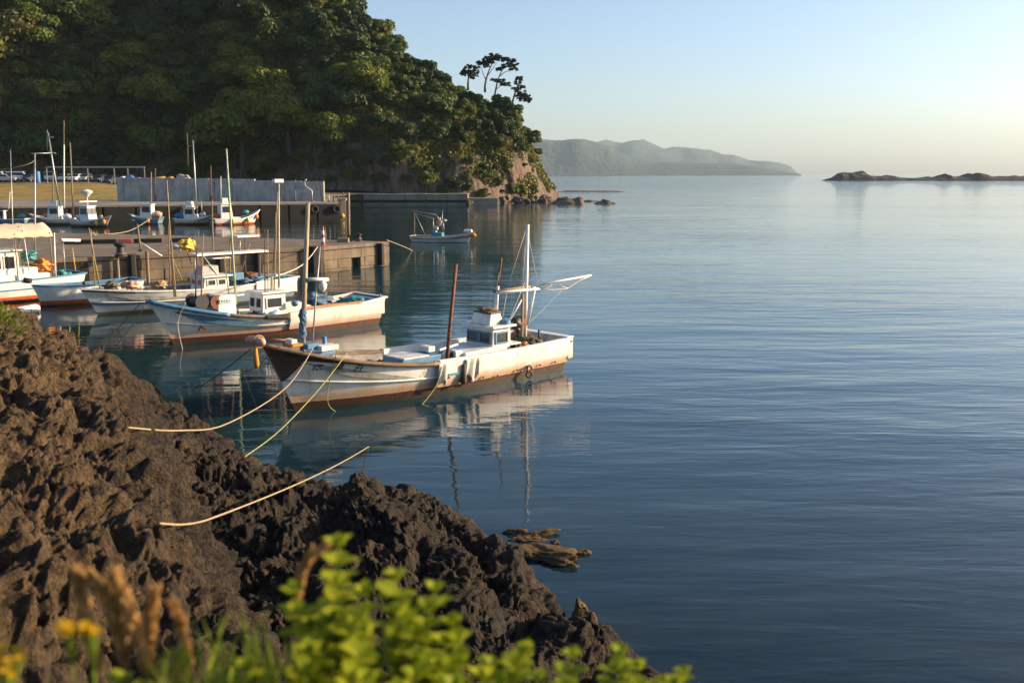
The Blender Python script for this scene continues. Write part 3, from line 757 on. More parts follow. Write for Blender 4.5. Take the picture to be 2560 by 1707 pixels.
rubber_fender(NC, NA, LN - 0.6, 0.85, -0.1, 1.62, 'wide black fender at the left corner of the pier end face')
rubber_fender(NC, NA, 2.3, 0.4, -0.1, 1.6, 'black fender post on the shaded pier face behind the third boat')
rubber_fender(NC, NA, 7.3, 0.45, -0.1, 1.6, 'dark fender on the pier face behind the wheelhouses')
rubber_fender(NC, NA, 9.6, 0.5, -0.1, 1.58, 'dark fender in the middle of the pier face behind the tall masts')
for s_, lb in ((1.5, 'left'), (3.1, 'right')):
    p, d, n = on_face(NC, NA, s_, 0.25)
    MBt = MB().tube([(p.x, p.y, -0.9), (p.x, p.y, 1.75)], 0.09, 8).build('fender_pile', WOODP); tag(MBt, 'wooden fender pile %s of the black fender post on the shaded pier' % lb, 'pile', 'wooden piles on the pier face')
def bollard(X, Y, label, sc=1.0):
    p = at_z(X, Y, PT); t = thing('bollard', label, 'bollard', p, 0.4)
    MB().lathe([(0.24 * sc, 0), (0.24 * sc, 0.05), (0.15 * sc, 0.08), (0.13 * sc, 0.34 * sc), (0.22 * sc, 0.4 * sc), (0.23 * sc, 0.47 * sc), (0.15 * sc, 0.52 * sc)], n=14).build('post', BLACKM, t, True, sharp=40)
    MB().torus((0, 0, 0.16), 0.19 * sc, 0.035, n=18, k=6).build('rope_turns', WOODP, t, True)
bollard(302, 641, 'dark iron bollard on the near edge of the pier', 1.5)
bollard(897, 603, 'small bollard at the foot of the tall pole on the pier')
def pole(name, a, b, r0, r1, m, label, cat='pole', group=None):
    a = Vector(a); b = Vector(b); t = thing(name, label, cat, a, 0, group); d = b - a
    MB().tube([(0, 0, -0.05), d * 0.5, d], [r0, (r0 + r1) / 2, r1], 8).build('shaft', m, t, True)
    MB().lathe([(r0 * 2.2, 0), (r0 * 2.2, 0.06), (r0 * 1.15, 0.12)], n=10).build('foot', BLACKM, t)
    return t
b0 = at_z(872, 603, PT); pole('mooring_pole', b0, at_y(871, 481, b0.y), 0.11, 0.09, WOODP, 'tall tan pole standing on the pier near its seaward end')
b0 = at_z(352, 628, PT); pole('mooring_pole', b0, at_y(343, 560, b0.y), 0.06, 0.05, WOODP, 'short bent pole on the pier left of the tall masts')
mb = MB().box((0, 0, 0.14), (0.75, 0.5, 0.28)); o = mb.build('timber_block', WOODP, bev=0.03); o.location = at_z(858, 606, PT); tag(o, 'brown timber block lying at the foot of the tall pole on the pier', 'block')
# red and white marker
b0 = at_z(808, 614, PT); t = thing('marker_post', 'red and white striped marker post at the corner of the pier', 'marker', b0)
for i in range(5): MB().lathe([(0.13 - 0.012 * i, 0.24 * i), (0.12 - 0.012 * i, 0.24 * (i + 1))], n=12).build('band', REDP if i % 2 == 0 else WHITEP, t, True, sharp=40)
# raised kerb across the deck
ka, kb = at_z(160, 611, PT), at_z(430, 606, PT); d = (kb - ka); ang = math.atan2(d.y, d.x)
t = thing('kerb', 'low dark kerb with one red block lying across the pier deck', 'kerb', ka, ang)
L = d.length; x = 0
for i, (w, m) in enumerate([(3.2, DARKW), (0.9, REDP), (1.8, DARKW), (1.6, DARKW)]):
    MB().box((x + w / 2, 0, 0.14), (w - 0.06, 0.4, 0.28)).build('kerb_stone', m, t, bev=0.03); x += w + (0.05 if i < 2 else 0.4)

# ---- far quay, land and wall
QZ = 2.2
QA, QB, QC = (-160.0, 92.0), tuple(at_z(0, 562, 0).xy), tuple(at_z(862, 546, 0).xy)
quay = thing('quay', 'long dark concrete quay behind the far row of boats', 'quay')
qp = [QA, QB, QC, (-27.5, 168), (-170, 168)]
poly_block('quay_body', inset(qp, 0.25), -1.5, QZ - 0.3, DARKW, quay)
poly_block('quay_deck', qp, QZ - 0.28, QZ, QUAYM, quay, 0.04)
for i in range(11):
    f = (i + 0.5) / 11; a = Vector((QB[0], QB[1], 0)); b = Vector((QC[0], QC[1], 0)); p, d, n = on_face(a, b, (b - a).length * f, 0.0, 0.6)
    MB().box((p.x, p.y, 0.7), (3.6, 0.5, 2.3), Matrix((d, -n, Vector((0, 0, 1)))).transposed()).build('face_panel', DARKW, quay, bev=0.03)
for f, lb in ((0.50, 'right of the boat under the radar dome'), (0.90, 'near the end of the far quay'), (0.97, 'closest to the pillar of the far quay')):
    a = Vector((QB[0], QB[1], 0)); b = Vector((QC[0], QC[1], 0)); p, d, n = on_face(a, b, (b - a).length * f, 0.42, 1.3)
    t = thing('tyre_fender', 'old black tyre hung on the quay face ' + lb, 'tyre', p, math.atan2(d.y, d.x), 'tyres on the far quay')
    MB().torus((0, 0, 0), 0.42, 0.16, (0, 1, 0), 18, 8).build('tyre', RUBBER, t, True); MB().tube([(0, 0.1, 0.4), (0, 0.2, 0.9)], 0.03, 6).build('hanging_rope', WOODP, t)
p = at_z(857, 549, 0.0); t = thing('quay_pillar', 'sunlit tan fender pillar at the end of the far quay', 'pillar', (p.x, p.y, -0.8), 0.35)
MB().box((0, 0, 1.75), (0.8, 0.7, 3.5)).build('timber_facing', WOODP, t, bev=0.04); MB().box((0.0, 0, 3.56), (0.9, 0.8, 0.12)).build('cap', QUAYM, t); MB().lathe([(0.05, -0.3), (0.28, -0.1), (0.3, 0.1), (0.05, 0.35)], (-0.1, -0.42, 1.3), 12).build('float', YELLOW, t, True)

# land behind
def land_z(X, y):
    k = np.interp(X, [-2000, 250, 420, 900], [1, 1, 0.25, 0.0]); return QZ + 0.02 + k * 2.35 * sstep(156, 192, y)
GR = NT('dry_grass_ground'); v = GR.coord('Object'); n1 = GR.noise(v, 0.25, 6, 0.6); n2 = GR.noise(v, 3.5, 5, 0.7)
gcol = GR.mix(GR.ramp(n1, 0.4, 0.62), (0.34, 0.20, 0.035), (0.15, 0.135, 0.028)); gcol = GR.mix(GR.math('MULTIPLY', GR.ramp(n2, 0.5, 0.75), 0.5), gcol, (0.3, 0.24, 0.09))
yy_ = GR.sep(v)[1]; gcol = GR.mix(GR.ramp(yy_, 184, 190), gcol, (0.085, 0.08, 0.072)); GR.color(gcol); GR.rough(0.95); GR.bump(n2, 0.8, 0.15); GR = GR.m
rows = []
for y in np.linspace(153, 246, 48):
    rows.append([(x, y, float(land_z(CX + x / y * FPX, y)) + 0.12 * math.sin(x * 0.7) * math.sin(y * 0.5) * (156 < y < 184)) for x in np.linspace(-190, -30, 90)])
land = MB().grid(rows).build('ground', GR, None, True); tag(land, 'yellow grass bank and car park behind the quay', kind='structure')

# grey concrete wall
wa, wb = at_z(294, 503, QZ), at_z(811, 503, QZ)
wall = thing('concrete_wall', 'long pale grey concrete wall on the far quay', 'wall', (wa.x, wa.y, QZ), math.atan2(wb.y - wa.y, wb.x - wa.x))
WL_ = (wb - wa).length; npan = 9; pw = WL_ / npan
for i in range(npan):
    h = 3.35 - 0.045 * i - (0.18 if i >= 6 else 0)
    MB().box((pw * (i + 0.5), 0.25 + 0.02 * ((i * 7) % 3), h / 2), (pw - 0.025, 0.5, h)).build('panel', WALLM, wall, bev=0.03)
for i in (1, 3, 5, 7):
    MB().tube([(pw * i + 0.8, -0.16, 0), (pw * i + 0.8, -0.16, 2.2)], 0.07, 7).build('drain_pipe', STEEL, wall, True)
# seawall at the headland foot
sa, sb = at_z(862, 512, 0), at_z(1170, 512, 0)
swt = thing('seawall', 'long low concrete seawall at the foot of the headland', 'wall', (sa.x - 9, sa.y, 0), math.atan2(sb.y - sa.y, sb.x - sa.x))
SL = (sb - sa).length + 9; k = 8
for i in range(k):
    MB().prism([(SL * i / k + 0.03, -0.3, -1), (SL * (i + 1) / k - 0.03, -0.3, -1), (SL * (i + 1) / k - 0.03, 5.0, -1), (SL * i / k + 0.03, 5.0, -1)], (0, 0, 3.15 + 0.03 * (i % 2))).build('wall_panel', QUAYM, swt, bev=0.05)
    MB().box((SL * (i + 0.5) / k, -0.32, 0.7), (SL / k - 0.1, 0.12, 0.5)).build('weed_band', DARKW, swt)
for i in (1, 3): MB().box((SL * i / k, -0.42, 0.9), (0.28, 0.25, 2.4)).build('rubber_strip', RUBBER, swt)
MB().prism([(SL + 0.1, 0, -1), (SL + 6.0, 1.2, -1), (SL + 6.0, 5, -1), (SL + 0.1, 5, -1)], (0, 0, 2.3)).build('low_wing', QUAYM, swt, bev=0.05)

# boulders along the headland foot
def boulder(p, r, seed, label):
    V = []
    n1, n2 = 18, 12
    for i in range(n2 + 1):
        for j in range(n1):
            a, b = math.pi * i / n2, 2 * math.pi * j / n1; V.append((math.sin(a) * math.cos(b), math.sin(a) * math.sin(b), math.cos(a)))
    V = np.array(V); V = V * (1 + 0.45 * fbm(V * 1.3 + seed, 3, seed))[:, None] * np.array([r, r * 0.8, r * 0.72])
    F = np.array([(i * n1 + j, (i + 1) * n1 + j, (i + 1) * n1 + (j + 1) % n1, i * n1 + (j + 1) % n1) for i in range(n2) for j in range(n1)])
    o = obj('shore_boulder', mesh_np('shore_boulder', V, F, False), HRK); o.location = p; o.rotation_euler = (0, 0, seed)
    return tag(o, label, 'boulder', 'boulders along the headland foot')
r_ = random.Random(3)
for i in range(34):
    X = r_.uniform(1165, 1392); p = at_z(X, r_.uniform(500, 514) - (X - 1165) * 0.045, 0.1)
    rb = r_.uniform(0.6, 1.7); boulder((p.x, p.y, r_.uniform(0.0, 0.5)), rb, i + 1, '%s dark boulder on the waterline %s' % ('large' if rb > 1.25 else 'small' if rb < 0.9 else 'middling', 'just right of the seawall' if X < 1230 else 'under the middle of the headland point' if X < 1310 else 'at the very tip of the headland'))

# ---- things standing on the quay
def heap(X, Yb, Yt, y, rx, m, label, cat, name, seed):
    c = at_y(X, Yt, y); z0 = QZ; h = c.z - z0; w = rx / FPX * y
    V = []; n1, n2 = 26, 14
    for i in range(n2 + 1):
        f = i / n2
        for j in range(n1):
            a = 2 * math.pi * j / n1; q = w * math.cos(f * math.pi / 2) ** 0.45
            V.append((q * math.cos(a), q * 0.8 * math.sin(a), h * math.sin(f * math.pi / 2) ** 0.8))
    V = np.array(V); V += np.stack([fbm(V * 1.1 + 3 * k + seed, 3, seed + k) for k in range(3)], 1) * 0.16 * w
    V[:, 2] = np.maximum(V[:, 2], 0)
    F = np.array([(i * n1 + j, i * n1 + (j + 1) % n1, (i + 1) * n1 + (j + 1) % n1, (i + 1) * n1 + j) for i in range(n2) for j in range(n1)])
    o = obj(name, mesh_np(name, V, F, True), m); o.location = (c.x, y, z0 - 0.1); return tag(o, label, cat)
NETY = pm('yellow_net', (0.55, 0.32, 0.03), (0.34, 0.17, 0.03), 3, 0.9, 0.9, 9)
NETG = pm('grey_net', (0.38, 0.36, 0.33), (0.2, 0.19, 0.18), 2.5, 0.9, 0.9, 9)
heap(325, 455, 436, 150.5, 16, BLUET, 'blue tarpaulin heap behind the left end of the long wall', 'tarpaulin', 'tarpaulin_heap', 1)
heap(305, 455, 441, 149.2, 13, WHITEP, 'white sheet heap in front of the blue tarpaulin behind the wall', 'tarpaulin', 'tarpaulin_heap', 2)
heap(398, 455, 440, 150.5, 18, NETY, 'yellow fishing net heap behind the wall, left one', 'net', 'net_heap', 3)
heap(428, 455, 441, 150.5, 14, NETY, 'yellow fishing net heap behind the wall, next to the grey heap', 'net', 'net_heap', 4)
heap(462, 455, 435, 151.0, 22, NETG, 'grey net mound behind the wall beside the tall harbour mast', 'net', 'net_heap', 5)
for i, (X, Yt, m, lb) in enumerate([(738, 450, WOODP, 'thin post on the quay in front of the wall, left of the bent pipe'), (807, 453, WOODP, 'pale post at the right end of the long wall'), (822, 487, WHITEP, 'short white stake right of the long wall'), (834, 485, WOODP, 'short tan stake near the end of the far quay'), (845, 488, WOODP, 'short stake next to the orange pole on the far quay'), (858, 480, RUST, 'orange pole at the end of the far quay'), (527, 415, RUST, 'rusty brown pole standing in front of the long wall'), (388, 421, RUST, 'rusty stake rising above the yellow net heap'), (132, 440, WOODP, 'thick short post on the quay at the far left')]):
    yq = 141.5 if X > 815 else (143.0 if X > 200 else 131.0)
    p = at_y(X, 500, yq); tp = at_y(X, Yt, yq); pole('quay_post', (p.x, yq, QZ), (tp.x, yq, tp.z), 0.10, 0.08, m, lb, 'post')
p = at_y(775, 500, 143.2); t = thing('bent_pipe', 'bent grey pipe standing before the right part of the long wall', 'pipe', (p.x, 143.2, QZ))
MB().tube([(0.3, 0, 0), (0.3, 0, 1.5), (-0.6, 0, 2.1), (-0.75, 0, 2.8), (-0.4, 0, 3.1)], 0.1, 8).build('pipe', STEEL, t, True); MB().box((0.3, 0, 0.04), (0.5, 0.5, 0.08)).build('base', QUAYM, t)
# overhead rail of the car park
a, b = at_y(115, 418, 186), at_y(362, 418, 186); zg = 4.2
t = thing('parking_rail', 'long horizontal steel beam on posts in front of the parked cars', 'rail', (a.x, 186, zg))
Lr = b.x - a.x; MB().box((Lr / 2, 0, a.z - zg), (Lr, 0.2, 0.22)).build('beam', STEEL, t)
for f in (0.0, 0.42, 0.69, 0.83, 1.0): MB().box((Lr * f * 0.99 + 0.05, 0.02, (a.z - zg) / 2 - 0.2), (0.14, 0.14, a.z - zg + 0.2)).build('post', STEEL, t)

# ---- parked cars and vans
def car(X, y, rz, body, label, kind='car'):
    zc = float(land_z(X, y)); x = (X - CX) / FPX * y
    t = thing('parked_car' if kind == 'car' else 'parked_van', label, 'car' if kind == 'car' else 'van', (x, y, zc), rz, 'vehicles in the car park')
    W_ = 1.7; L_ = 4.2 if kind == 'car' else 4.6
    if kind == 'car': side = [(-2.1, 0.35), (-2.1, 0.85), (-1.95, 1.0), (-1.6, 1.45), (0.35, 1.5), (1.0, 1.02), (1.95, 0.88), (2.1, 0.6), (2.1, 0.35)]
    else: side = [(-2.3, 0.35), (-2.3, 1.85), (-2.1, 1.98), (1.3, 1.98), (1.95, 1.15), (2.25, 1.0), (2.3, 0.35)]
    MB().prism([(p[0], -W_ / 2, p[1]) for p in side], (0, W_, 0)).build('body', body, t, bev=0.09)
    if kind == 'car': win = [(-1.55, 1.05), (-1.35, 1.38), (0.25, 1.42), (0.75, 1.05)]; wb_ = (-1.3, 1.3)
    else: win = [(-2.0, 1.25), (-2.0, 1.75), (1.1, 1.75), (1.55, 1.25)]; wb_ = (-1.45, 1.4)
    for s in (-1, 1): MB().prism([(p[0], s * (W_ / 2 + 0.005), p[1]) for p in win], (0, s * 0.012, 0)).build('side_window', GLASS, t)
    if kind == 'car':
        MB().hexa([(0.46, -0.7, 1.44), (1.02, -0.74, 1.03), (1.02, 0.74, 1.03), (0.46, 0.7, 1.44)], [(0.50, -0.7, 1.47), (1.05, -0.74, 1.06), (1.05, 0.74, 1.06), (0.50, 0.7, 1.47)]).build('windscreen', GLASS, t)
        MB().hexa([(-1.98, -0.7, 1.05), (-1.66, -0.68, 1.44), (-1.66, 0.68, 1.44), (-1.98, 0.7, 1.05)], [(-2.01, -0.7, 1.07), (-1.70, -0.68, 1.46), (-1.70, 0.68, 1.46), (-2.01, 0.7, 1.07)]).build('rear_window', GLASS, t)
        ex = 2.11
    else:
        MB().hexa([(1.40, -0.72, 1.9), (1.95, -0.74, 1.2), (1.95, 0.74, 1.2), (1.40, 0.72, 1.9)], [(1.44, -0.72, 1.92), (2.0, -0.74, 1.22), (2.0, 0.74, 1.22), (1.44, 0.72, 1.92)]).build('windscreen', GLASS, t); ex = 2.31
    for s in (-1, 1):
        MB().box((ex, s * 0.6, 0.72), (0.05, 0.34, 0.15)).build('headlight', WHITEP, t)
        MB().box((-ex, s * 0.66, 0.78), (0.05, 0.2, 0.22)).build('tail_light', REDP, t)
        for wx in wb_:
            w = MB().lathe([(0.2, -0.1), (0.31, -0.1), (0.31, 0.1), (0.2, 0.1)], (wx, s * (W_ / 2 - 0.08), 0.31), 14, (0, 1, 0)).build('wheel', RUBBER, t)
            MB().lathe([(0.19, -0.02), (0.19, 0.02)], (wx, s * (W_ / 2 + 0.02), 0.31), 10, (0, 1, 0)).build('rim', STEEL, w)
SILV = pm('silver_paint', (0.45, 0.46, 0.47), (0.4, 0.41, 0.42), 2, 0.3, metal=0.4); DGREY = pm('dark_car_paint', (0.06, 0.065, 0.075), (0.05, 0.05, 0.06), 2, 0.3); CARW = pm('white_car_paint', (0.72, 0.73, 0.75), (0.66, 0.67, 0.69), 2, 0.3)
car(8, 193, 0.1, CARW, 'white van at the left end of the car park', 'van')
car(62, 195, 0.05, CARW, 'white van parked nose right, behind the tall blue mast', 'van')
car(30, 189, 0.1, SILV, 'silver car in front of the two white vans')
car(142, 196, -1.3, SILV, 'pale grey van behind the tallest cluster of masts', 'van')
car(178, 194, -1.5, SILV, 'silver car under the left end of the steel beam')
car(205, 194, -1.6, CARW, 'white car nose towards the water under the steel beam')
car(226, 195, -1.5, SILV, 'silver car in the middle of the row under the steel beam')
car(262, 195, -1.55, DGREY, 'dark grey car, second from the wall end of the row')
car(288, 196, -1.6, DGREY, 'dark grey car next to the blue tarpaulin')
car(88, 191, -1.5, DGREY, 'dark car right of the white vans')
# blue portable cover by the vans
p = at_y(93, 440, 187); t = thing('blue_drum', 'tall blue barrel standing at the edge of the car park', 'barrel', (p.x, 187, float(land_z(93, 187))))
MB().lathe([(0.5, 0), (0.52, 0.1), (0.52, 2.0), (0.45, 2.1)], n=16).build('barrel_body', BLUET, t, True, sharp=40); MB().torus((0, 0, 1.05), 0.52, 0.04).build('hoop', BLUEP, t, True)
# ================================================================== BOATS
def hull_mat(name, white, boot, boot_z, rust=0.5, grime=0.5, low=None, low_z=None):
    t = NT(name); v = t.coord('Object'); s = t.sep(v)
    n = t.noise(v, 1.6, 6, 0.6); st = t.noise(t.coord('Object', (5.0, 5.0, 0.55)), 1.0, 5, 0.65); sp = t.noise(v, 7.0, 5, 0.7); ch = t.noise(v, 24.0, 4, 0.7)
    col = t.mix(t.ramp(n, 0.38, 0.66), white, tuple(k * 0.80 * c for k, c in zip(white, (1, 0.97, 0.9))))
    col = t.mix(t.math('MULTIPLY', t.ramp(st, 0.50, 0.74), 0.55 * grime), col, (0.40, 0.34, 0.25))
    # rust: runs that start at fittings and a broken band above the waterline
    r1 = t.math('MULTIPLY', t.ramp(st, 0.57, 0.68), t.ramp(sp, 0.47, 0.62))
    band = t.ramp(t.math('ADD', s[2], t.math('MULTIPLY', sp, -0.16)), boot_z + 0.24, boot_z + 0.02)
    col = t.mix(t.math('MULTIPLY', t.math('MAXIMUM', r1, t.math('MULTIPLY', band, 0.8)), rust), col, (0.42, 0.18, 0.04))
    chips = t.math('MULTIPLY', t.ramp(ch, 0.64, 0.69), t.ramp(sp, 0.46, 0.6))
    col = t.mix(t.math('MULTIPLY', chips, rust), col, (0.13, 0.085, 0.05))
    if low is not None: col = t.mix(t.ramp(s[2], low_z + 0.02, low_z - 0.02), col, low)
    bt = t.mix(t.ramp(sp, 0.4, 0.7), boot, tuple(k * 0.45 for k in boot))
    weed = t.ramp(t.math('ADD', s[2], t.math('MULTIPLY', sp, -0.12)), 0.09, -0.02)
    bt = t.mix(weed, bt, (0.035, 0.032, 0.014))
    edge = t.math('ADD', s[2], t.math('MULTIPLY', t.math('SUBTRACT', sp, 0.5), 0.05))
    t.color(t.mix(t.ramp(edge, boot_z + 0.012, boot_z - 0.012), col, bt))
    t.rough(t.ramp(sp, 0.3, 0.7, 0.35, 0.7)); t.bump(t.math('ADD', n, t.math('MULTIPLY', ch, 0.12)), 0.35, 0.035)
    return t.m

class Boat:
    """Local axes: +x bow, +y port, z = 0 at the waterline, origin at the stern."""
    def __init__(s, name, label, cat, loc, rz, group=None, tilt=0.0):
        s.e = thing(name, label, cat, loc, rz, group)
        s.M = Matrix.Translation(Vector(loc)) @ Matrix.Rotation(rz, 4, 'Z'); s.I = s.M.inverted()
    @classmethod
    def between(cls, name, label, cat, pb, ps, hb, group=None):
        pb, ps = Vector((pb.x, pb.y, 0)), Vector((ps.x, ps.y, 0)); c = ps.copy()
        for _ in range(8):
            u = (pb - c).normalized(); n = Vector((-u.y, u.x, 0)); c = ps - n * hb
        b = cls(name, label, cat, c, math.atan2(u.y, u.x), group); b.Lw = (pb - c).length; return b
    def w(s, p): return s.M @ Vector(p)
    def l(s, p): return s.I @ Vector(p)
    def pt(s, X, Y, yl=0.0):             # where the pixel's ray meets the boat's own plane y = yl
        o = s.I @ Vector((0, 0, CAMZ)); d = s.I.to_3x3() @ ray(X, Y); t = (yl - o.y) / d.y; return o + d * t
    def hull(s, Lw, B, zs, zm, zb, ov, mat, deck_m, rail_m, keel=-0.45, tm=0.42, stern=0.86, flare=2.7, fine=1.55, well=0.35, rail=(0.12, 0.07), kn=0.45, boot=0.22, rake=0.25):
        s.Lw, s.B, s.ov = Lw, B, ov
        def sheer(t):
            if t > tm: return zm + (zb - zm) * ((t - tm) / (1 - tm)) ** 1.9
            return zm + (zs - zm) * ((tm - t) / tm) ** 1.7
        s.sheer = sheer
        def plan(t, n):
            a = stern + (1 - stern) * min(t / 0.35, 1.0) ** 0.7
            return a * (1 - max(0, (t - 0.38) / 0.62) ** n) if t < 1 else 0.0
        s.lev = [(lambda t: keel, 0.25, 1.2, 0.0), (lambda t: -0.02, 0.86, fine, 0.02), (lambda t: boot, 0.90, fine + 0.25, 0.14 * ov),
                 (lambda t: boot + (sheer(t) - boot) * kn, 0.955, fine + 0.25 + (flare - fine) * 0.42, 0.46 * ov), (lambda t: sheer(t), 1.0, flare, ov)]
        def hp(t, v, side=1, off=0.0):
            v = max(0.0, min(len(s.lev) - 1.0, v)); i = min(int(v), len(s.lev) - 2); f = v - i
            def q(j):
                z, b, n, o = s.lev[j]; return Vector((t * (Lw + o) - (rake * max(0, z(0)) * (1 - t) ** 6), max(B * b * plan(t, n), 0.025), z(t)))
            p = q(i).lerp(q(i + 1), f)
            if off:
                a = hp(min(t + 0.01, 0.999), v); c = hp(t, min(v + 0.05, 4)) - hp(t, max(v - 0.05, 0)); e = (a - hp(max(t - 0.01, 0), v))
                nn = c.cross(e).normalized(); nn = nn if nn.y > 0 else -nn; p = p + nn * off
            return Vector((p.x, side * p.y, p.z))
        s.hp = hp
        ts = [i / 40 for i in range(41)]; vs = [0, 0.5, 1, 1.5, 2, 2.33, 2.66, 3, 3.33, 3.66, 4]
        b = MB()
        b.grid([[hp(t, v, 1) for v in vs] for t in ts]); b.grid([[hp(t, v, -1) for v in reversed(vs)] for t in ts])
        nb = len(vs); b.add([hp(0, v, 1) for v in vs] + [hp(0, v, -1) for v in vs], [(i, i + 1, nb + i + 1, nb + i) for i in range(nb - 1)])
        b.add([hp(1, v, 1) for v in vs] + [hp(1, v, -1) for v in vs], [(i + 1, i, nb + i, nb + i + 1) for i in range(nb - 1)])
        h = b.build('hull', mat, s.e, True, sharp=28)
        # deck with its bulwark, inside the shell
        def ins(t, drop, k=0.07):
            p = hp(t, 4); zz = p.z - drop; y = max(p.y - k, 0.012); return p.x - (0.1 if t > 0.97 else 0), y, zz
        td = [i / 30 * 0.985 + 0.004 for i in range(31)]
        d = MB(); rowsd = []
        for t in td:
            x, y, z = ins(t, 0.01); _, y2, _ = ins(t, 0, 0.10); w_ = well * (1 if t < 0.8 else max(0.25, 1 - (t - 0.8) * 4.0))
            rowsd.append([(x, y, z), (x, y2, z - w_), (x, 0, z - w_ + 0.03), (x, -y2, z - w_), (x, -y, z)])
        d.grid([list(reversed(r)) for r in rowsd]); n = 5
        d.add(rowsd[0], [(0, 1, 2, 3, 4)])
        s.deck = d.build('deck', deck_m, s.e)
        s.deck_z = lambda x: sheer(max(0, min(1, x / (Lw + ov)))) - well * (1 if x / (Lw + ov) < 0.8 else max(0.25, 1 - (x / (Lw + ov) - 0.8) * 4)) + 0.02
        # rail round the sheer
        r = MB()
        for sd_ in (1, -1):
            rr_ = []
            for t in ts:
                p = hp(t, 4, sd_); o = 0.03 * sd_; i_ = -(rail[0] - 0.03) * sd_
                yi = p.y + i_ if abs(p.y) > rail[0] else 0.004 * sd_
                q = [(p.x, p.y + o, p.z - rail[1] * 0.6), (p.x, p.y + o, p.z + rail[1] * 0.4), (p.x, yi, p.z + rail[1] * 0.4), (p.x, yi, p.z - rail[1] * 0.6)]
                rr_.append(q + q[:1])
            r.grid(rr_ if sd_ < 0 else [list(reversed(k)) for k in rr_])
        tr = hp(0, 4); r.box((tr.x - 0.02, 0, tr.z - rail[1] * 0.1), (rail[0], 2 * tr.y + 0.06, rail[1] * 1.02))
        s.rail = r.build('gunwale', rail_m, s.e)
        return h
    def side(s, x, z, sd_=1, off=0.006):          # point on the shell at local x, height z
        v0, v1 = 1.0, 4.0
        for _ in range(24):
            v = (v0 + v1) / 2; i = min(int(v), 3); o = s.lev[i][3] * (1 - (v - i)) + s.lev[min(i + 1, 4)][3] * (v - i); t = max(0, min(0.999, x / (s.Lw + o)))
            if s.hp(t, v).z < z: v0 = v
            else: v1 = v
        return s.hp(t, v, sd_, off)
    def strip(s, name, m, t0, t1, v0, v1, off=0.012, sides=(1, -1), n=14):      # a skin lying proud of the shell
        b = MB()
        f = lambda a, t: a(t) if callable(a) else a
        for sd_ in sides:
            R = []
            for i in range(n + 1):
                t = t0 + (t1 - t0) * i / n
                R.append([s.hp(t, f(v0, t) + (f(v1, t) - f(v0, t)) * j / 4, sd_, off) for j in range(5)])
            b.grid(R if sd_ > 0 else [list(reversed(k)) for k in R])
        return b.build(name, m, s.e, True)
    def bar(s, name, pts, r, m, n=8, parent=None):
        return MB().tube(pts, r, n).build(name, m, parent or s.e, True)
    def px_pole(s, name, X0, Y0, X1, Y1, r, m, yl=0.0, n=8, foot=None):
        a, b = s.pt(X0, Y0, yl), s.pt(X1, Y1, yl)
        if foot is not None: a = a + (b - a) * ((foot - a.z) / (b.z - a.z + 1e-9))
        rr_ = r if isinstance(r, (list, tuple)) else [r, r * 0.7]
        return s.bar(name, [a, a.lerp(b, 0.5) + Vector((0.012, 0.01, 0)), b], [rr_[0], (rr_[0] + rr_[1]) / 2, rr_[1]], m, n)
    def house(s, x0, x1, hw, z0, z1, m, roof_m, win=True, lean=0.1, roof=0.12, frame_m=None, front=2, sidew=1, pane=None, name='wheelhouse', yc=0.0):
        b = MB(); l = lean
        b.hexa([(x0, yc - hw, z0), (x1, yc - hw, z0), (x1, yc + hw, z0), (x0, yc + hw, z0)], [(x0, yc - hw * .96, z1), (x1 - l, yc - hw * .96, z1), (x1 - l, yc + hw * .96, z1), (x0, yc + hw * .96, z1)])
        h = b.build(name, m, s.e, bev=0.02)
        MB().box(((x0 + x1 - l) / 2, yc, z1 + 0.035), (x1 - x0 - l + 2 * roof, 2 * hw + 2 * roof, 0.07)).build('roof', roof_m, h, bev=0.02)
        fm = frame_m or BLUEP; H = z1 - z0
        def pane_at(c, ux, w_, h_, nrm, nm):
            c, ux, nrm = Vector(c), Vector(ux).normalized(), Vector(nrm).normalized(); uz = nrm.cross(ux); uz = uz if uz.z > 0 else -uz
            R = Matrix((ux, nrm, uz)).transposed(); fr = MB(); k = 0.045
            for dx, dz_, a, bb in ((0, h_ / 2 - k / 2, w_, k), (0, -h_ / 2 + k / 2, w_, k), (-w_ / 2 + k / 2, 0, k, h_ - 2 * k), (w_ / 2 - k / 2, 0, k, h_ - 2 * k)):
                fr.box(c + ux * dx + uz * dz_ + nrm * 0.015, (a, 0.04, bb), R)
            f = fr.build('window', fm, h)
            MB().box(c + nrm * 0.004, (w_ - 2 * k + 0.004, 0.018, h_ - 2 * k + 0.004), R).build('pane', pane or GLASS, f)
        if win:
            zc = z0 + H * 0.70; wh = H * 0.36; slope = Vector((-l, 0, H)).normalized()
            for i in range(front):
                yw = 2 * hw * 0.9 / front; yy = yc - hw * 0.9 + yw * (i + 0.5); xx = x1 - l * 0.70
                pane_at((xx, yy, zc), (0, 1, 0), yw * 0.94, wh, (slope.z, 0, -slope.x * 1.0) if False else (H, 0, l), 'w')
            for sd_ in (1, -1):
                for i in range(sidew):
                    ww = (x1 - x0 - l) * 0.86 / sidew; xx = x0 + (x1 - x0 - l) * 0.07 + ww * (i + 0.5) + 0.02
                    pane_at((xx, yc + sd_ * hw * 0.973, zc), (1, 0, 0), ww * 0.85, wh, (0, sd_, 0.02), 'w')
        s.h = h; return h
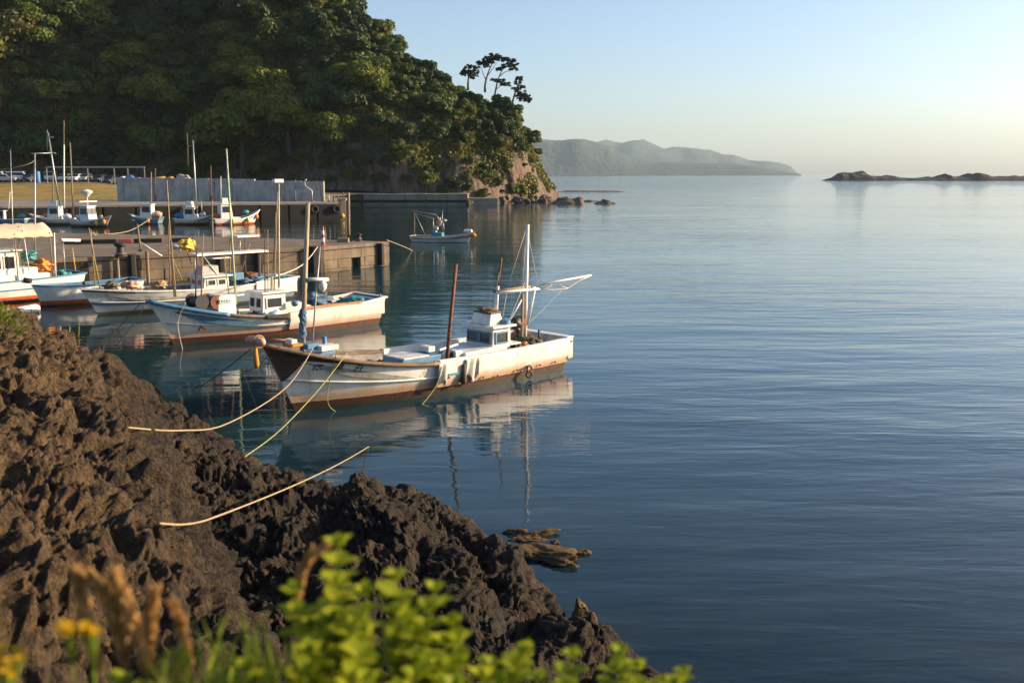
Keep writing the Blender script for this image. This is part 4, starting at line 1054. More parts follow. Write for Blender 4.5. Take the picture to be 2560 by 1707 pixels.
def cloth_drape(bt, name, m, x0, x1, ztop, zbot, folds, seed, bulge=0.05, inward=0.25, sd_=1):
    r = random.Random(seed); R = []; n = 22
    for i in range(n + 1):
        f = i / n; x = x0 + (x1 - x0) * f; row = []
        ph = f * folds * 2 * math.pi
        zb = zbot + 0.12 * math.sin(ph * 0.7 + seed) + 0.05 * r.random()
        top = bt.hp(max(0, min(1, x / (bt.Lw + bt.ov))), 4, sd_)
        row.append((x, top.y - sd_ * inward, top.z - 0.06)); row.append((x, top.y - sd_ * 0.06, top.z + 0.06))
        for j in range(9):
            g = j / 8; z = ztop + (zb - ztop) * g; p = bt.side(x + (0.06 * math.sin(ph * 0.5) * g), z, sd_, 0.02)
            o = bulge * (0.35 + g) * (0.6 + 0.6 * math.sin(ph + 1.1 * g)) + 0.10
            row.append((p.x, p.y + sd_ * o, p.z))
        R.append(row if sd_ > 0 else list(reversed(row)))
    o = MB().grid(R).build(name, m, bt.e, True); sm_ = o.modifiers.new('thickness', 'SOLIDIFY'); sm_.thickness = 0.012; return o
def sagline(a, b, sag, n=14):
    a, b = Vector(a), Vector(b); return [a.lerp(b, i / n) - Vector((0, 0, sag * 4 * (i / n) * (1 - i / n))) for i in range(n + 1)]

WHITE_HULL = hull_mat('weathered_white_hull', (0.80, 0.77, 0.72), (0.075, 0.032, 0.026), 0.25, 0.9, 0.8)
WHITE_HULL2 = hull_mat('old_white_hull', (0.74, 0.70, 0.63), (0.12, 0.03, 0.027), 0.25, 0.75, 1.0)
GREY_HULL = hull_mat('grey_white_hull', (0.56, 0.56, 0.55), (0.08, 0.10, 0.12), 0.12, 0.4, 0.9, (0.15, 0.20, 0.25), 0.60)
RED_HULL = hull_mat('clean_white_hull', (0.82, 0.80, 0.76), (0.55, 0.10, 0.03), 0.26, 0.2, 0.4)
DECKM = pm('worn_deck', (0.30, 0.29, 0.27), (0.16, 0.15, 0.13), 4, 0.85, 0.3, 30)
DECKB = pm('blue_deck', (0.05, 0.15, 0.24), (0.04, 0.09, 0.14), 4, 0.7, 0.2, 30)
CABINW = hull_mat('cabin_paint', (0.80, 0.78, 0.73), (0.7, 0.67, 0.6), -9.0, 0.35, 0.6)
DARKWOOD = pm('tarred_wood', (0.035, 0.024, 0.018), (0.09, 0.055, 0.035), 7, 0.8, 0.5, 30, stretch=(0.3, 1, 2))
BROWNRAIL = pm('brown_rail', (0.22, 0.145, 0.09), (0.09, 0.055, 0.035), 6, 0.8, 0.5, 30, stretch=(0.3, 1, 2))
ROPEM = pm('hemp_rope', (0.36, 0.27, 0.16), (0.22, 0.16, 0.09), 20, 0.9); ROPEY = pm('yellow_rope', (0.30, 0.29, 0.07), (0.20, 0.19, 0.05), 20, 0.8); ROPED = pm('dark_rope', (0.07, 0.055, 0.04), (0.14, 0.10, 0.06), 20, 0.9); ROPEW = pm('pale_rope', (0.62, 0.56, 0.45), (0.45, 0.40, 0.3), 20, 0.85)
CLOTHW = pm('grey_white_cloth', (0.62, 0.58, 0.50), (0.40, 0.36, 0.30), 3, 0.9, 0.3, 30); CLOTHB = pm('blue_cloth', (0.09, 0.16, 0.26), (0.05, 0.085, 0.14), 5, 0.9, 0.4, 20)
PINKC = pm('faded_pink_canvas', (0.60, 0.36, 0.25), (0.42, 0.24, 0.16), 4, 0.9, 0.4, 30); TANC = pm('tan_canvas', (0.62, 0.48, 0.34), (0.52, 0.39, 0.27), 2, 0.9, 0.2, 30); OCHRE = pm('ochre_cloth', (0.5, 0.26, 0.03), (0.35, 0.17, 0.03), 5, 0.9)
INK = pm('faded_black_lettering', (0.03, 0.027, 0.022), (0.10, 0.085, 0.06), 14, 0.8)

def net_pile(bt, c, r, m, seed, name='net_pile'):
    return MB().blob(c, r, seed, 0.55, 30, 18, 3.2).build(name, m, bt.e, True)
def glyphs(bt, marks, xs, z0, h, parent_name='lettering'):
    # marks: strokes as polylines in a unit square; written on the port side from bow to stern
    for gi, (strokes, x) in enumerate(zip(marks, xs)):
        b = MB()
        for st in strokes:
            wdt = st[0]; P = [bt.side(x - (px - 0.5) * h * 1.25, z0 + py * h, 1, 0.008) for px, py in st[1:]]
            for a, c in zip(P[:-1], P[1:]):
                d = (c - a).normalized(); nn = Vector((0, 1, 0)); sdv = d.cross(nn).normalized() * wdt * h
                a2, c2 = a - d * wdt * h * 0.6, c + d * wdt * h * 0.6
                b.hexa([a2 - sdv, c2 - sdv, c2 + sdv, a2 + sdv], [q + Vector((0, 0.004, 0)) for q in (a2 - sdv, c2 - sdv, c2 + sdv, a2 + sdv)])
        b.build(parent_name, INK, bt.e)

# ------------------------------------------------------------------ 1: the weathered white boat in front
pb, ps = at_z(739, 1029, 0), at_z(1417, 925, 0)
B1 = Boat.between('fishing_boat', 'weathered white fishing boat with rust streaks and brown rail, nearest in the open water', 'boat', pb, ps, 1.12, 'moored fishing boats')
btip = B1.pt(650, 858); bmid = B1.pt(1090, 902, 1.25); bst = B1.pt(1431, 852, 1.2)
print('B1 Lw', B1.Lw, 'tip', btip, 'mid', bmid, 'stern', bst)
B1.hull(B1.Lw, 1.30, 0.90, 0.93, btip.z, btip.x - B1.Lw, WHITE_HULL, DECKM, BROWNRAIL, tm=0.46, flare=3.0, fine=2.1, well=0.42, boot=0.27, kn=0.40)
xs_ = B1.pt(1099, 940, 1.3).x; print('step x', xs_)
# raised aft side boxes, standing proud of the forward hull
Ltot = B1.Lw + B1.ov
for sd_ in (1, -1):
    R = []
    for i in range(19):
        x = -0.05 + (xs_ + 0.05) * i / 18; t = max(0, x / Ltot)
        zt = 1.02 - 0.03 * math.sin(min(1, max(0, x / xs_)) * math.pi); yo = B1.hp(t, 3.6).y + 0.10; yb_ = B1.hp(t, 2.2).y + 0.05
        ring = [(x, sd_ * (yb_ - 0.10), 0.26), (x, sd_ * yb_, 0.25), (x, sd_ * (yo - 0.01), 0.62), (x, sd_ * yo, zt - 0.03), (x, sd_ * (yo - 0.02), zt), (x, sd_ * (yo - 0.17), zt), (x, sd_ * (yo - 0.19), zt - 0.45), (x, sd_ * (yb_ - 0.2), 0.3)]
        R.append(ring + ring[:1])
    b = MB().grid(R if sd_ < 0 else [list(reversed(k)) for k in R]); b.add(R[-1][:-1], [tuple(range(8))]); b.add(R[0][:-1], [tuple(range(7, -1, -1))])
    b.build('aft_bulwark', WHITE_HULL, B1.e, True, sharp=35)
sbox = MB().box((-0.12, 0, 0.68), (0.26, 2.3, 0.66)); sbox.build('stern_box', WHITE_HULL, B1.e, bev=0.03)
MB().box((-0.10, 0, 1.035), (0.30, 2.36, 0.05)).build('stern_cap', WHITEP, B1.e, bev=0.015)
B1.strip('stem_guard', DARKWOOD, 0.80, 0.999, lambda t: 3.82 - 0.12 * max(0, (t - 0.80) / 0.12) - 0.75 * max(0, (t - 0.92) / 0.08) ** 0.8, 3.97, 0.014, n=24)
B1.strip('rail_band', DARKWOOD, xs_ / Ltot + 0.01, 0.81, 3.82, 3.97, 0.012)
for sd_ in (1, -1):
    B1.bar('rub_rail', [B1.hp(t, 3.99, sd_, 0.05) for t in np.linspace(xs_ / Ltot + 0.005, 0.995, 24)], 0.06, BROWNRAIL, 8)
    B1.bar('strake', [B1.hp(t, 3.0, sd_, 0.012) for t in np.linspace(xs_ / Ltot + 0.01, 0.985, 24)], 0.032, CABINW, 8)
    B1.bar('waterline_strake', [B1.hp(t, 2.06, sd_, 0.012) for t in np.linspace(0.01, 0.55, 20)], 0.03, BROWNRAIL, 8)
g1 = [[(0.09, (0.05, 0.2), (0.12, 0.75), (0.4, 0.95), (0.95, 0.85)), (0.10, (0.5, 0.7), (0.75, 0.75)), (0.11, (0.3, 0.35), (0.45, 0.2)), (0.10, (0.65, 0.4), (0.82, 0.3))],
      [(0.10, (0.1, 0.15), (0.35, 0.9)), (0.09, (0.35, 0.9), (0.98, 0.92), (0.8, 0.3)), (0.09, (0.1, 0.15), (0.5, 0.1)), (0.09, (0.42, 0.62), (0.78, 0.66)), (0.09, (0.4, 0.4), (0.7, 0.44)), (0.10, (0.62, 0.12), (0.7, 0.2))],
      [(0.12, (0.55, 0.98), (0.62, 0.82)), (0.11, (0.05, 0.1), (0.2, 0.42)), (0.10, (0.42, 0.45), (0.5, 0.55)), (0.12, (0.75, 0.4), (0.88, 0.5)), (0.11, (0.7, 0.1), (0.78, 0.2)), (0.08, (0.95, 0.72), (0.8, 0.6)), (0.08, (0.2, 0.6), (0.35, 0.7))]]
gx = [B1.pt(X, 910, 1.0).x for X in (821, 860, 901)]; gz = [B1.pt(X, Y, B1.side(x, 1.2).y).z for X, Y, x in zip((821, 860, 901), (909, 911, 914), gx)]
print('GLY', gx, gz, [B1.side(x, z, 1) for x, z in zip(gx, gz)], [B1.sheer(x / 10) for x in gx])
for g_, x, z in zip(g1, gx, gz): glyphs(B1, [g_], [x], z - 0.16, 0.19)
# wheelhouse
hw = 0.60; xf = B1.pt(1230, 850, hw).x; xa = B1.pt(1277, 850, hw).x; zr = B1.pt(1232, 822, hw).z
print('house', xf, xa, zr)
zd = 0.52
h1 = B1.house(xa, xf, hw, zd, zr, CABINW, WHITEP, lean=0.06, roof=0.13, frame_m=BLUEP, front=2, sidew=1, pane=None)
zt = B1.pt(1228, 785, 0.4).z
up = MB(); up.hexa([(xa + 0.14, -0.44, zr + 0.07), (xf - 0.05, -0.44, zr + 0.07), (xf - 0.05, 0.44, zr + 0.07), (xa + 0.14, 0.44, zr + 0.07)], [(xa + 0.22, -0.38, zt), (xf - 0.16, -0.38, zt), (xf - 0.16, 0.38, zt), (xa + 0.22, 0.38, zt)])
up = up.build('flying_bridge', CABINW, B1.e, bev=0.03)
MB().box(((xa + xf) / 2 + 0.02, 0, zt + 0.01), (xf - xa - 0.36, 0.8, 0.05)).build('bridge_top', BROWNRAIL, up)
for k, (a, b_) in enumerate([((xa + 0.2, -0.3, zt + 0.06), (xf, 0.2, zt + 0.16)), ((xa + 0.3, 0.34, zt + 0.05), (xf - 0.05, 0.1, zt + 0.09)), ((xa + 0.4, -0.1, zt + 0.09), (xf - 0.2, -0.35, zt + 0.13))]):
    MB().tube([a, b_], 0.035, 7).build('loose_plank', WOODP, B1.e)
MB().blob(((xa + xf) / 2 + 0.1, 0.1, zt + 0.07), (0.28, 0.25, 0.10), 4, 0.4).build('rope_coil', ROPED, B1.e, True)
MB().lathe([(0.17, 0), (0.17, 0.11), (0.05, 0.16)], (xa + 0.1, 0.45, zr + 0.075), 14).build('blue_lamp_cap', BLUEP, B1.e, True, sharp=40)
MB().box((xa - 0.22, 0.35, zr - 0.55), (0.42, 0.5, 0.05)).build('shelf', WHITEP, B1.e); MB().box((xa - 0.32, 0.5, zr - 0.80), (0.05, 0.05, 0.5)).build('shelf_leg', BLUEP, B1.e)
# trunk cabin, hatch and deck gear forward of the wheelhouse
MB().hexa([(xf + 0.0, -0.75, zd), (xf + 1.15, -0.7, zd), (xf + 1.15, 0.7, zd), (xf + 0.0, 0.75, zd)], [(xf, -0.68, zd + 0.48), (xf + 1.05, -0.6, zd + 0.42), (xf + 1.05, 0.6, zd + 0.42), (xf, 0.68, zd + 0.48)]).build('trunk_cabin', CABINW, B1.e, bev=0.03)
MB().torus((xf + 1.45, 0.35, zd + 0.22), 0.30, 0.07, (0.2, 1, 0.25), 18, 8).build('blue_hoop', BLUEP, B1.e, True)
MB().lathe([(0.27, -0.2), (0.3, 0.2)], (xf + 1.45, 0.2, zd + 0.22), 16, (0.2, 1, 0.2)).build('drum', BLACKM, B1.e, True, sharp=40)
MB().box((xf + 1.2, 0.3, zd + 0.30), (0.28, 0.4, 0.38)).build('engine_box', WHITEP, B1.e, bev=0.03)
MB().tube([(xf + 1.0, 0.2, zd + 0.62), (xf + 1.75, 0.3, zd + 0.56)], 0.035, 6).build('tiller', WHITEP, B1.e)
hx0 = B1.pt(1090, 885, 0.4).x; hx1 = B1.pt(990, 885, 0.4).x; hzz = B1.pt(1040, 872, 0.3).z
MB().box(((hx0 + hx1) / 2, 0.25, (hzz + 0.28) / 2), (hx1 - hx0, 0.9, hzz - 0.62)).build('fish_hatch', BLUEP, B1.e, bev=0.02)
MB().box(((hx0 + hx1) / 2 + 0.25, 0.25, hzz - 0.15), ((hx1 - hx0) * 0.62, 0.96, 0.045)).build('hatch_lid', WHITEP, B1.e, bev=0.012)
MB().box((hx0 + 0.15, 0.2, hzz - 0.06), (0.25, 0.4, 0.16)).build('white_crate', WHITEP, B1.e, bev=0.02)
net_pile(B1, (xs_ + 0.3, 0.45, 0.62), (0.38, 0.25, 0.18), RUST, 3, 'rusty_net'); net_pile(B1, (xs_ + 0.5, -0.4, 0.65), (0.5, 0.5, 0.22), ROPED, 6, 'dark_net')
# poles, mast, yard and boom
B1.px_pole('rusty_pole', 1117, 900, 1140, 660, (0.055, 0.05), RUST, 0.75, 8, 0.5)
B1.px_pole('main_mast', 1311, 872, 1319, 561, (0.075, 0.06), WHITEP, 0.0, 10, 0.5)
B1.px_pole('mast_backstrut', 1304, 870, 1306, 735, (0.05, 0.045), WOODP, 0.1, 8, 0.5)
B1.px_pole('foremast', 1240, 790, 1245, 715, (0.05, 0.04), WHITEP, 0.0); B1.px_pole('foremast_top', 1245, 716, 1254, 645, (0.034, 0.026), RUST, 0.0)
B1.px_pole('radio_mast', 1237, 788, 1240, 722, (0.028, 0.025), WHITEP, -0.15)
B1.px_pole('yard', 1236, 729, 1325, 717, (0.055, 0.05), WOODP, 0.0); B1.px_pole('yard_lower', 1240, 732, 1345, 722, (0.045, 0.04), WHITEP, 0.06)
B1.px_pole('furled_gear', 1250, 728, 1318, 723, (0.07, 0.05), ROPEW, -0.05); B1.px_pole('yard_end', 1325, 716, 1349, 724, (0.05, 0.04), STEEL, 0.0)
B1.px_pole('boom', 1346, 712, 1478, 688, (0.04, 0.03), WHITEP, 0.0)
a, b_, c_ = B1.pt(1478, 689), B1.pt(1418, 722), B1.pt(1340, 722)
B1.bar('boom_rope', [a, a.lerp(b_, 0.5) + Vector((0, 0, 0.05)), b_, b_.lerp(c_, 0.5) - Vector((0, 0, 0.03)), c_], 0.014, ROPEW, 6)
B1.bar('boom_loop', [B1.pt(1382, 706), B1.pt(1376, 716), B1.pt(1352, 722)], 0.013, ROPEW, 6); B1.bar('boom_loop', [B1.pt(1394, 705), B1.pt(1404, 716), B1.pt(1420, 720)], 0.013, ROPEW, 6)
B1.bar('boom_guy', sagline(B1.pt(1403, 726), B1.pt(1322, 808), 0.02), 0.008, ROPEW, 5)
for (xa_, ya_, xb_, yb2, yl) in ((1316, 570, 1273, 706, 0), (1317, 568, 1345, 712, 0), (1314, 600, 1306, 716, 0.1), (1319, 690, 1258, 836, 0.3), (1252, 660, 1240, 728, 0.05), (1267, 730, 1256, 800, 0.1)):
    B1.bar('stay', [B1.pt(xa_, ya_), B1.pt(xb_, yb2, yl)], 0.008, ROPEW, 5)
B1.px_pole('brace', 1337, 724, 1320, 812, (0.032, 0.028), WHITEP, 0.1); B1.px_pole('brace', 1306, 745, 1277, 798, (0.028, 0.024), WHITEP, 0.1)
q = B1.pt(1288, 806); MB().blob(q, (0.26, 0.2, 0.17), 8, 0.3).build('net_hauler', BLACKM, B1.e, True); MB().lathe([(0.05, -0.15), (0.16, -0.12), (0.16, 0.12), (0.05, 0.15)], B1.pt(1302, 808), 12, (0, 1, 0)).build('hauler_wheel', RUST, B1.e, True, sharp=40)
B1.bar('hauler_post', [B1.pt(1289, 812), B1.pt(1287, 850), Vector((B1.pt(1287, 872).x, 0, 0.5))], 0.04, RUST); B1.bar('hauler_arm', [B1.pt(1290, 806), B1.pt(1316, 812)], 0.04, STEEL)
net_pile(B1, (xa - 0.75, 0.3, 0.78), (0.35, 0.5, 0.28), pm('green_net', (0.03, 0.07, 0.045), (0.02, 0.04, 0.03), 5, 0.9, 0.8, 20), 12, 'green_net'); net_pile(B1, (xa - 0.35, 0.85, 0.92), (0.12, 0.1, 0.1), ORANGE, 2, 'float'); net_pile(B1, (xa - 0.12, 0.9, 0.88), (0.14, 0.1, 0.09), RUST, 5, 'float')
net_pile(B1, (0.85, 0, 0.72), (0.6, 0.8, 0.3), ROPED, 15, 'stern_net')
# bow mast wrapped in blue cloth, lamp pole, fore gear
B1.px_pole('bow_mast', 757, 862, 770, 507, (0.068, 0.052), pm('brown_mast', (0.46, 0.36, 0.23), (0.26, 0.18, 0.11), 5, 0.7, 0.3, 30, stretch=(2, 2, 0.3)), 0.0, 10, btip.z - 0.35)
_cl = [B1.pt(757 + 1.5 * math.sin(k * 1.7), 768 + 7.5 * k, 0.02) for k in range(12)]
_cr = [0.03, 0.085, 0.10, 0.09, 0.105, 0.085, 0.10, 0.08, 0.09, 0.10, 0.085, 0.04]
o = MB().tube(_cl, _cr, 12).build('cloth_wrap', CLOTHB, B1.e, True); o.modifiers.new('s', 'SUBSURF').levels = 1; o.modifiers['s'].render_levels = 2
dt = bpy.data.textures.new('cloth_folds', 'CLOUDS'); dt.noise_scale = 0.07; dm = o.modifiers.new('folds', 'DISPLACE'); dm.texture = dt; dm.strength = 0.07; dm.texture_coords = 'OBJECT'
B1.px_pole('lamp_pole', 781, 858, 800, 617, (0.026, 0.018), STEEL, 0.1, 7, btip.z - 0.5)
lp = B1.pt(806, 713, 0.16)
MB().lathe([(0.01, -0.19), (0.05, -0.16), (0.11, -0.06), (0.12, 0.02), (0.07, 0.11), (0.03, 0.14)], lp, 16).build('lamp_globe', WHITEP, B1.e, True, sharp=50)
B1.bar('lamp_bar', [B1.pt(771, 698, 0.12), B1.pt(820, 699, 0.12)], 0.05, WHITEP, 10); B1.bar('lamp_bracket', [B1.pt(793, 702, 0.12), B1.pt(806, 708, 0.15)], 0.03, STEEL)
pk = B1.pt(641, 853); MB().tube([pk + Vector((0.1, -0.34, 0)), pk + Vector((0.05, -0.25, 0.02)), pk + Vector((0, 0.05, 0.02)), pk + Vector((0, 0.28, 0)), pk + Vector((0, 0.36, -0.02))], [0.04, 0.10, 0.11, 0.10, 0.04], 12).build('rolled_bow_fender', PINKC, B1.e, True)
MB().tube([pk + Vector((0.12, 0.18, -0.05)), pk + Vector((0.15, 0.2, -0.28)), pk + Vector((0.13, 0.18, -0.52)), pk + Vector((0.12, 0.16, -0.62))], [0.03, 0.06, 0.075, 0.05], 9).build('ochre_rag', OCHRE, B1.e, True)
MB().torus(pk + Vector((0.0, 0.1, 0)), 0.15, 0.025, (0.2, 1, 0), 16, 6).build('fender_lashing', ROPEM, B1.e, True)
bx = lambda X, Y, yl: B1.pt(X, Y, yl)
for (X0, X1, Y, yl, hgt, m, nm) in ((795, 838, 868, 0.55, 0.13, CABINW, 'white_box'), (722, 750, 862, 0.25, 0.07, OCHRE, 'yellow_box'), (760, 790, 864, 0.35, 0.14, BLUEP, 'blue_box'), (720, 735, 853, 0.1, 0.12, WHITEP, 'foam_block')):
    a, b_ = bx(X0, Y, yl), bx(X1, Y, yl); MB().box(((a.x + b_.x) / 2, yl, (a.z + b_.z) / 2), (abs(b_.x - a.x), 0.32, hgt)).build(nm, m, B1.e, bev=0.015)
B1.bar('fore_bitt', [Vector((bx(812, 868, 0).x, 0.0, 1.15)), bx(811, 842, 0.0)], 0.06, BLUEP)
B1.bar('boathook', [bx(672, 848, 0.1), bx(716, 850, 0.1)], 0.025, RUST); MB().box((bx(770, 862, 0).x, 0, btip.z - 0.42), (1.1, 0.8, 0.1)).build('fore_hatch', BLUEP, B1.e, bev=0.02)
# cloths and gear hung over the side at the step
cloth_drape(B1, 'hanging_tarp', CLOTHW, xs_ + 0.10, xs_ - 0.22, 0.92, 0.32, 1.6, 3, 0.05); cloth_drape(B1, 'hanging_tarp', CLOTHW, xs_ - 0.85, xs_ - 1.35, 0.93, 0.34, 2.2, 5, 0.06)
MB().tube([B1.side(xs_ - 0.78, 0.85, 1, 0.14), B1.side(xs_ - 0.80, 0.55, 1, 0.16), B1.side(xs_ - 0.83, 0.36, 1, 0.16)], [0.05, 0.07, 0.10], 8).build('dark_rope_bundle', ROPED, B1.e, True)
p = B1.side(B1.pt(1322, 930, 1.3).x, 0.36, 1, 0.16); MB().torus(p, 0.09, 0.03, (0, 1, 0.1), 16, 7).build('chain_ring', BLACKM, B1.e, True); MB().torus(p + Vector((0.04, 0.03, -0.16)), 0.09, 0.032, (0.3, 1, 0.1), 16, 7).build('chain_ring', BLACKM, B1.e, True)
for X, Y in ((1209, 941), (1245, 938), (1295, 924), (1310, 920), (1353, 912), (1391, 905), (1122, 941)):
    q = B1.pt(X, Y, 1.32); pq = B1.side(q.x, max(q.z, 0.32), 1, 0.105); MB().lathe([(0.032, 0), (0.032, 0.035), (0.012, 0.04)], pq, 9, (0, 1, 0)).build('rusty_bolt', RUST, B1.e)
MB().box(B1.side(xs_ - 0.5, 0.62, 1, 0.12), (0.5, 0.05, 0.05)).build('side_bracket', TEAL, B1.e)
B1.bar('stern_post', [Vector((0.15, -0.9, 0.9)), Vector((0.15, -0.9, 1.25))], 0.04, BLACKM); B1.bar('stern_post', [Vector((0.3, 0.2, 0.6)), Vector((0.3, 0.2, 1.2))], 0.035, BLACKM)

# ------------------------------------------------------------------ 2: second white boat with the blue bow rail
B2 = Boat.between('fishing_boat', 'white fishing boat with blue bow rail and dark battered gunwale, second from the front', 'boat', at_z(435, 863, 0), at_z(952, 811, 0), 1.1, 'moored fishing boats')
tip = B2.pt(366, 750); mid = B2.pt(715, 790, 1.25); st_ = B2.pt(962, 752, 1.2); print('B2', B2.Lw, tip, mid, st_)
B2.hull(B2.Lw, 1.28, 1.1, 0.8, tip.z, tip.x - B2.Lw, WHITE_HULL2, DECKB, CABINW, tm=0.42, flare=2.6, fine=1.6, well=0.40, boot=0.27, kn=0.42)
Lt2 = B2.Lw + B2.ov; x2 = B2.pt(726, 800, 1.3).x; print('x2', x2)
for sd_ in (1, -1):
    R = []
    for i in range(15):
        x = -0.05 + (x2 + 0.05) * i / 14; t = max(0, x / Lt2); yo = B2.hp(t, 3.6).y + 0.08; yb_ = B2.hp(t, 2.2).y + 0.04; zt = 1.04 - 0.12 * (i / 14) ** 0.8
        ring = [(x, sd_ * (yb_ - 0.1), 0.28), (x, sd_ * yb_, 0.27), (x, sd_ * yo, 0.6), (x, sd_ * yo, zt), (x, sd_ * (yo - 0.15), zt), (x, sd_ * (yo - 0.17), zt - 0.45)]
        R.append(ring + ring[:1])
    b = MB().grid(R if sd_ < 0 else [list(reversed(k)) for k in R]); b.add(R[-1][:-1], [tuple(range(6))]); b.add(R[0][:-1], [tuple(range(5, -1, -1))])
    b.build('aft_bulwark', WHITE_HULL2, B2.e, True, sharp=35)
    B2.bar('bow_rail', [B2.hp(t, 3.98, sd_, 0.03) for t in np.linspace(0.72, 0.995, 16)], 0.075, BLUEP)
    B2.bar('battered_rail', [B2.hp(t, 3.96, sd_, 0.06) for t in np.linspace(x2 / Lt2 + 0.01, 0.58, 14)], [0.12 - 0.05 * i / 13 for i in range(14)], DARKWOOD)
    B2.bar('mid_rail', [B2.hp(t, 3.98, sd_, 0.03) for t in np.linspace(0.56, 0.73, 8)], 0.06, WOODP)
    B2.bar('strake', [B2.hp(t, 3.0, sd_, 0.01) for t in np.linspace(0.42, 0.985, 20)], 0.03, WHITE_HULL2)
MB().box((-0.12, 0, 0.72), (0.24, 2.15, 0.60)).build('stern_box', WHITE_HULL2, B2.e, bev=0.03)
hw2 = 0.5; a = B2.pt(674, 735, hw2).x; f = B2.pt(714, 735, hw2).x; zt = B2.pt(694, 731, hw2).z; lo, hi = min(a, f), max(a, f)
zt = B2.pt(690, 733, hw2).z
B2.house(lo, hi + 0.35, hw2, 0.42, zt, CABINW, CABINW, lean=0.08, roof=0.10, frame_m=WHITEP, front=2, sidew=1)
# fore cabin with a name plate, brown winch drums, net gear
fa, fb = B2.pt(540, 760, 0.5).x, B2.pt(590, 760, 0.5).x; zf = B2.pt(565, 738, 0.5).z
MB().hexa([(fb, -0.55, 0.5), (fa, -0.55, 0.5), (fa, 0.55, 0.5), (fb, 0.55, 0.5)], [(fb, -0.5, zf), (fa - 0.1, -0.5, zf), (fa - 0.1, 0.5, zf), (fb, 0.5, zf)]).build('fore_cabin', CABINW, B2.e, bev=0.04)
pl = MB().box(((fa + fb) / 2 + 0.05, 0.56, zf - 0.2), (0.46, 0.03, 0.14)).build('name_plate', WHITEP, B2.e)
for k in range(4): MB().box(((fa + fb) / 2 + 0.2 - 0.1 * k, 0.58, zf - 0.2), (0.05, 0.012, 0.085 - 0.02 * (k % 2))).build('lettering', TEAL, pl)
for X, m, nm in ((533, RUST, 'winch_drum'), (496, BLACKM, 'winch_drum')):
    q = B2.pt(X, 752, 0.2); dr = MB().lathe([(0.26, -0.4), (0.26, -0.36), (0.17, -0.34), (0.17, 0.34), (0.26, 0.36), (0.26, 0.4)], (q.x, 0.1, max(q.z - 0.02, 0.9)), 16, (0, 1, 0)).build(nm, m, B2.e, True, sharp=30); MB().box((q.x, 0.1, 0.75), (0.3, 0.85, 0.5)).build('winch_stand', RUST, dr)
q = B2.pt(500, 740, 0.3); net_pile(B2, (q.x + 0.3, 0.0, 1.0), (0.28, 0.28, 0.18), ROPED, 8, 'rope_pile')
net_pile(B2, (B2.pt(460, 755, 0.2).x, 0.0, 1.15), (0.4, 0.22, 0.12), CLOTHW, 9, 'white_net'); net_pile(B2, (B2.pt(425, 750, 0.1).x, 0.0, 1.36), (0.32, 0.14, 0.08), TEAL, 10, 'teal_net')
net_pile(B2, (x2 + 0.55, 0.3, 0.62), (0.5, 0.5, 0.3), BLUEP, 14, 'blue_tub'); net_pile(B2, (x2 + 1.1, 0.3, 0.62), (0.35, 0.3, 0.25), ROPED, 15, 'dark_gear')
for X, Y, r, m, nm in ((738, 758, 0.13, BLUEP, 'blue_buoy'), (790, 755, 0.13, CLOTHB, 'blue_bundle')):
    q = B2.pt(X, Y, 0.7); MB().blob(q, (r * 1.1, r, r), 3, 0.15, 14, 10).build(nm, m, B2.e, True)
a, b_ = B2.pt(765, 752, 0.5), B2.pt(828, 750, 0.5); MB().blob(((a.x + b_.x) / 2, 0.4, a.z), (abs(a.x - b_.x) / 2, 0.5, 0.22), 5, 0.5, 30, 18, 3.0).build('blue_tarp_pile', CLOTHB, B2.e, True)
a, b_ = B2.pt(860, 752, 0.4), B2.pt(925, 740, 0.4); MB().blob(((a.x + b_.x) / 2, 0.0, 0.90), (abs(a.x - b_.x) / 2 * 0.8, 0.5, 0.15), 6, 0.5, 30, 18, 3.0).build('green_net', TEAL, B2.e, True)
net_pile(B2, (B2.pt(826, 745, 0.7).x, 0.7, 1.1), (0.07, 0.07, 0.09), REDP, 1, 'red_float')
MB().box(((x2) / 2 + 0.2, B2.hp(0.2, 3.6).y + 0.06, 1.02), (x2 * 0.62, 0.05, 0.09)).build('orange_board', pm('orange_board', (0.48, 0.24, 0.08), (0.34, 0.17, 0.07), 5, 0.8), B2.e)
B2.bar('stern_rail', [B2.pt(907, 745, 0.3), B2.pt(950, 753, 0.9)], 0.02, STEEL); B2.bar('stern_post', [B2.pt(950, 757, 0.95), B2.pt(950, 735, 0.95)], 0.04, WOODP)
B2.px_pole('radar_post', 679, 735, 679, 690, (0.05, 0.04), WHITEP, 0.0); rp = B2.pt(672, 688); MB().box(rp, (0.12, 0.8, 0.1), Matrix.Rotation(0.35, 3, 'Z')).build('radar_bar', WHITEP, B2.e, bev=0.04)
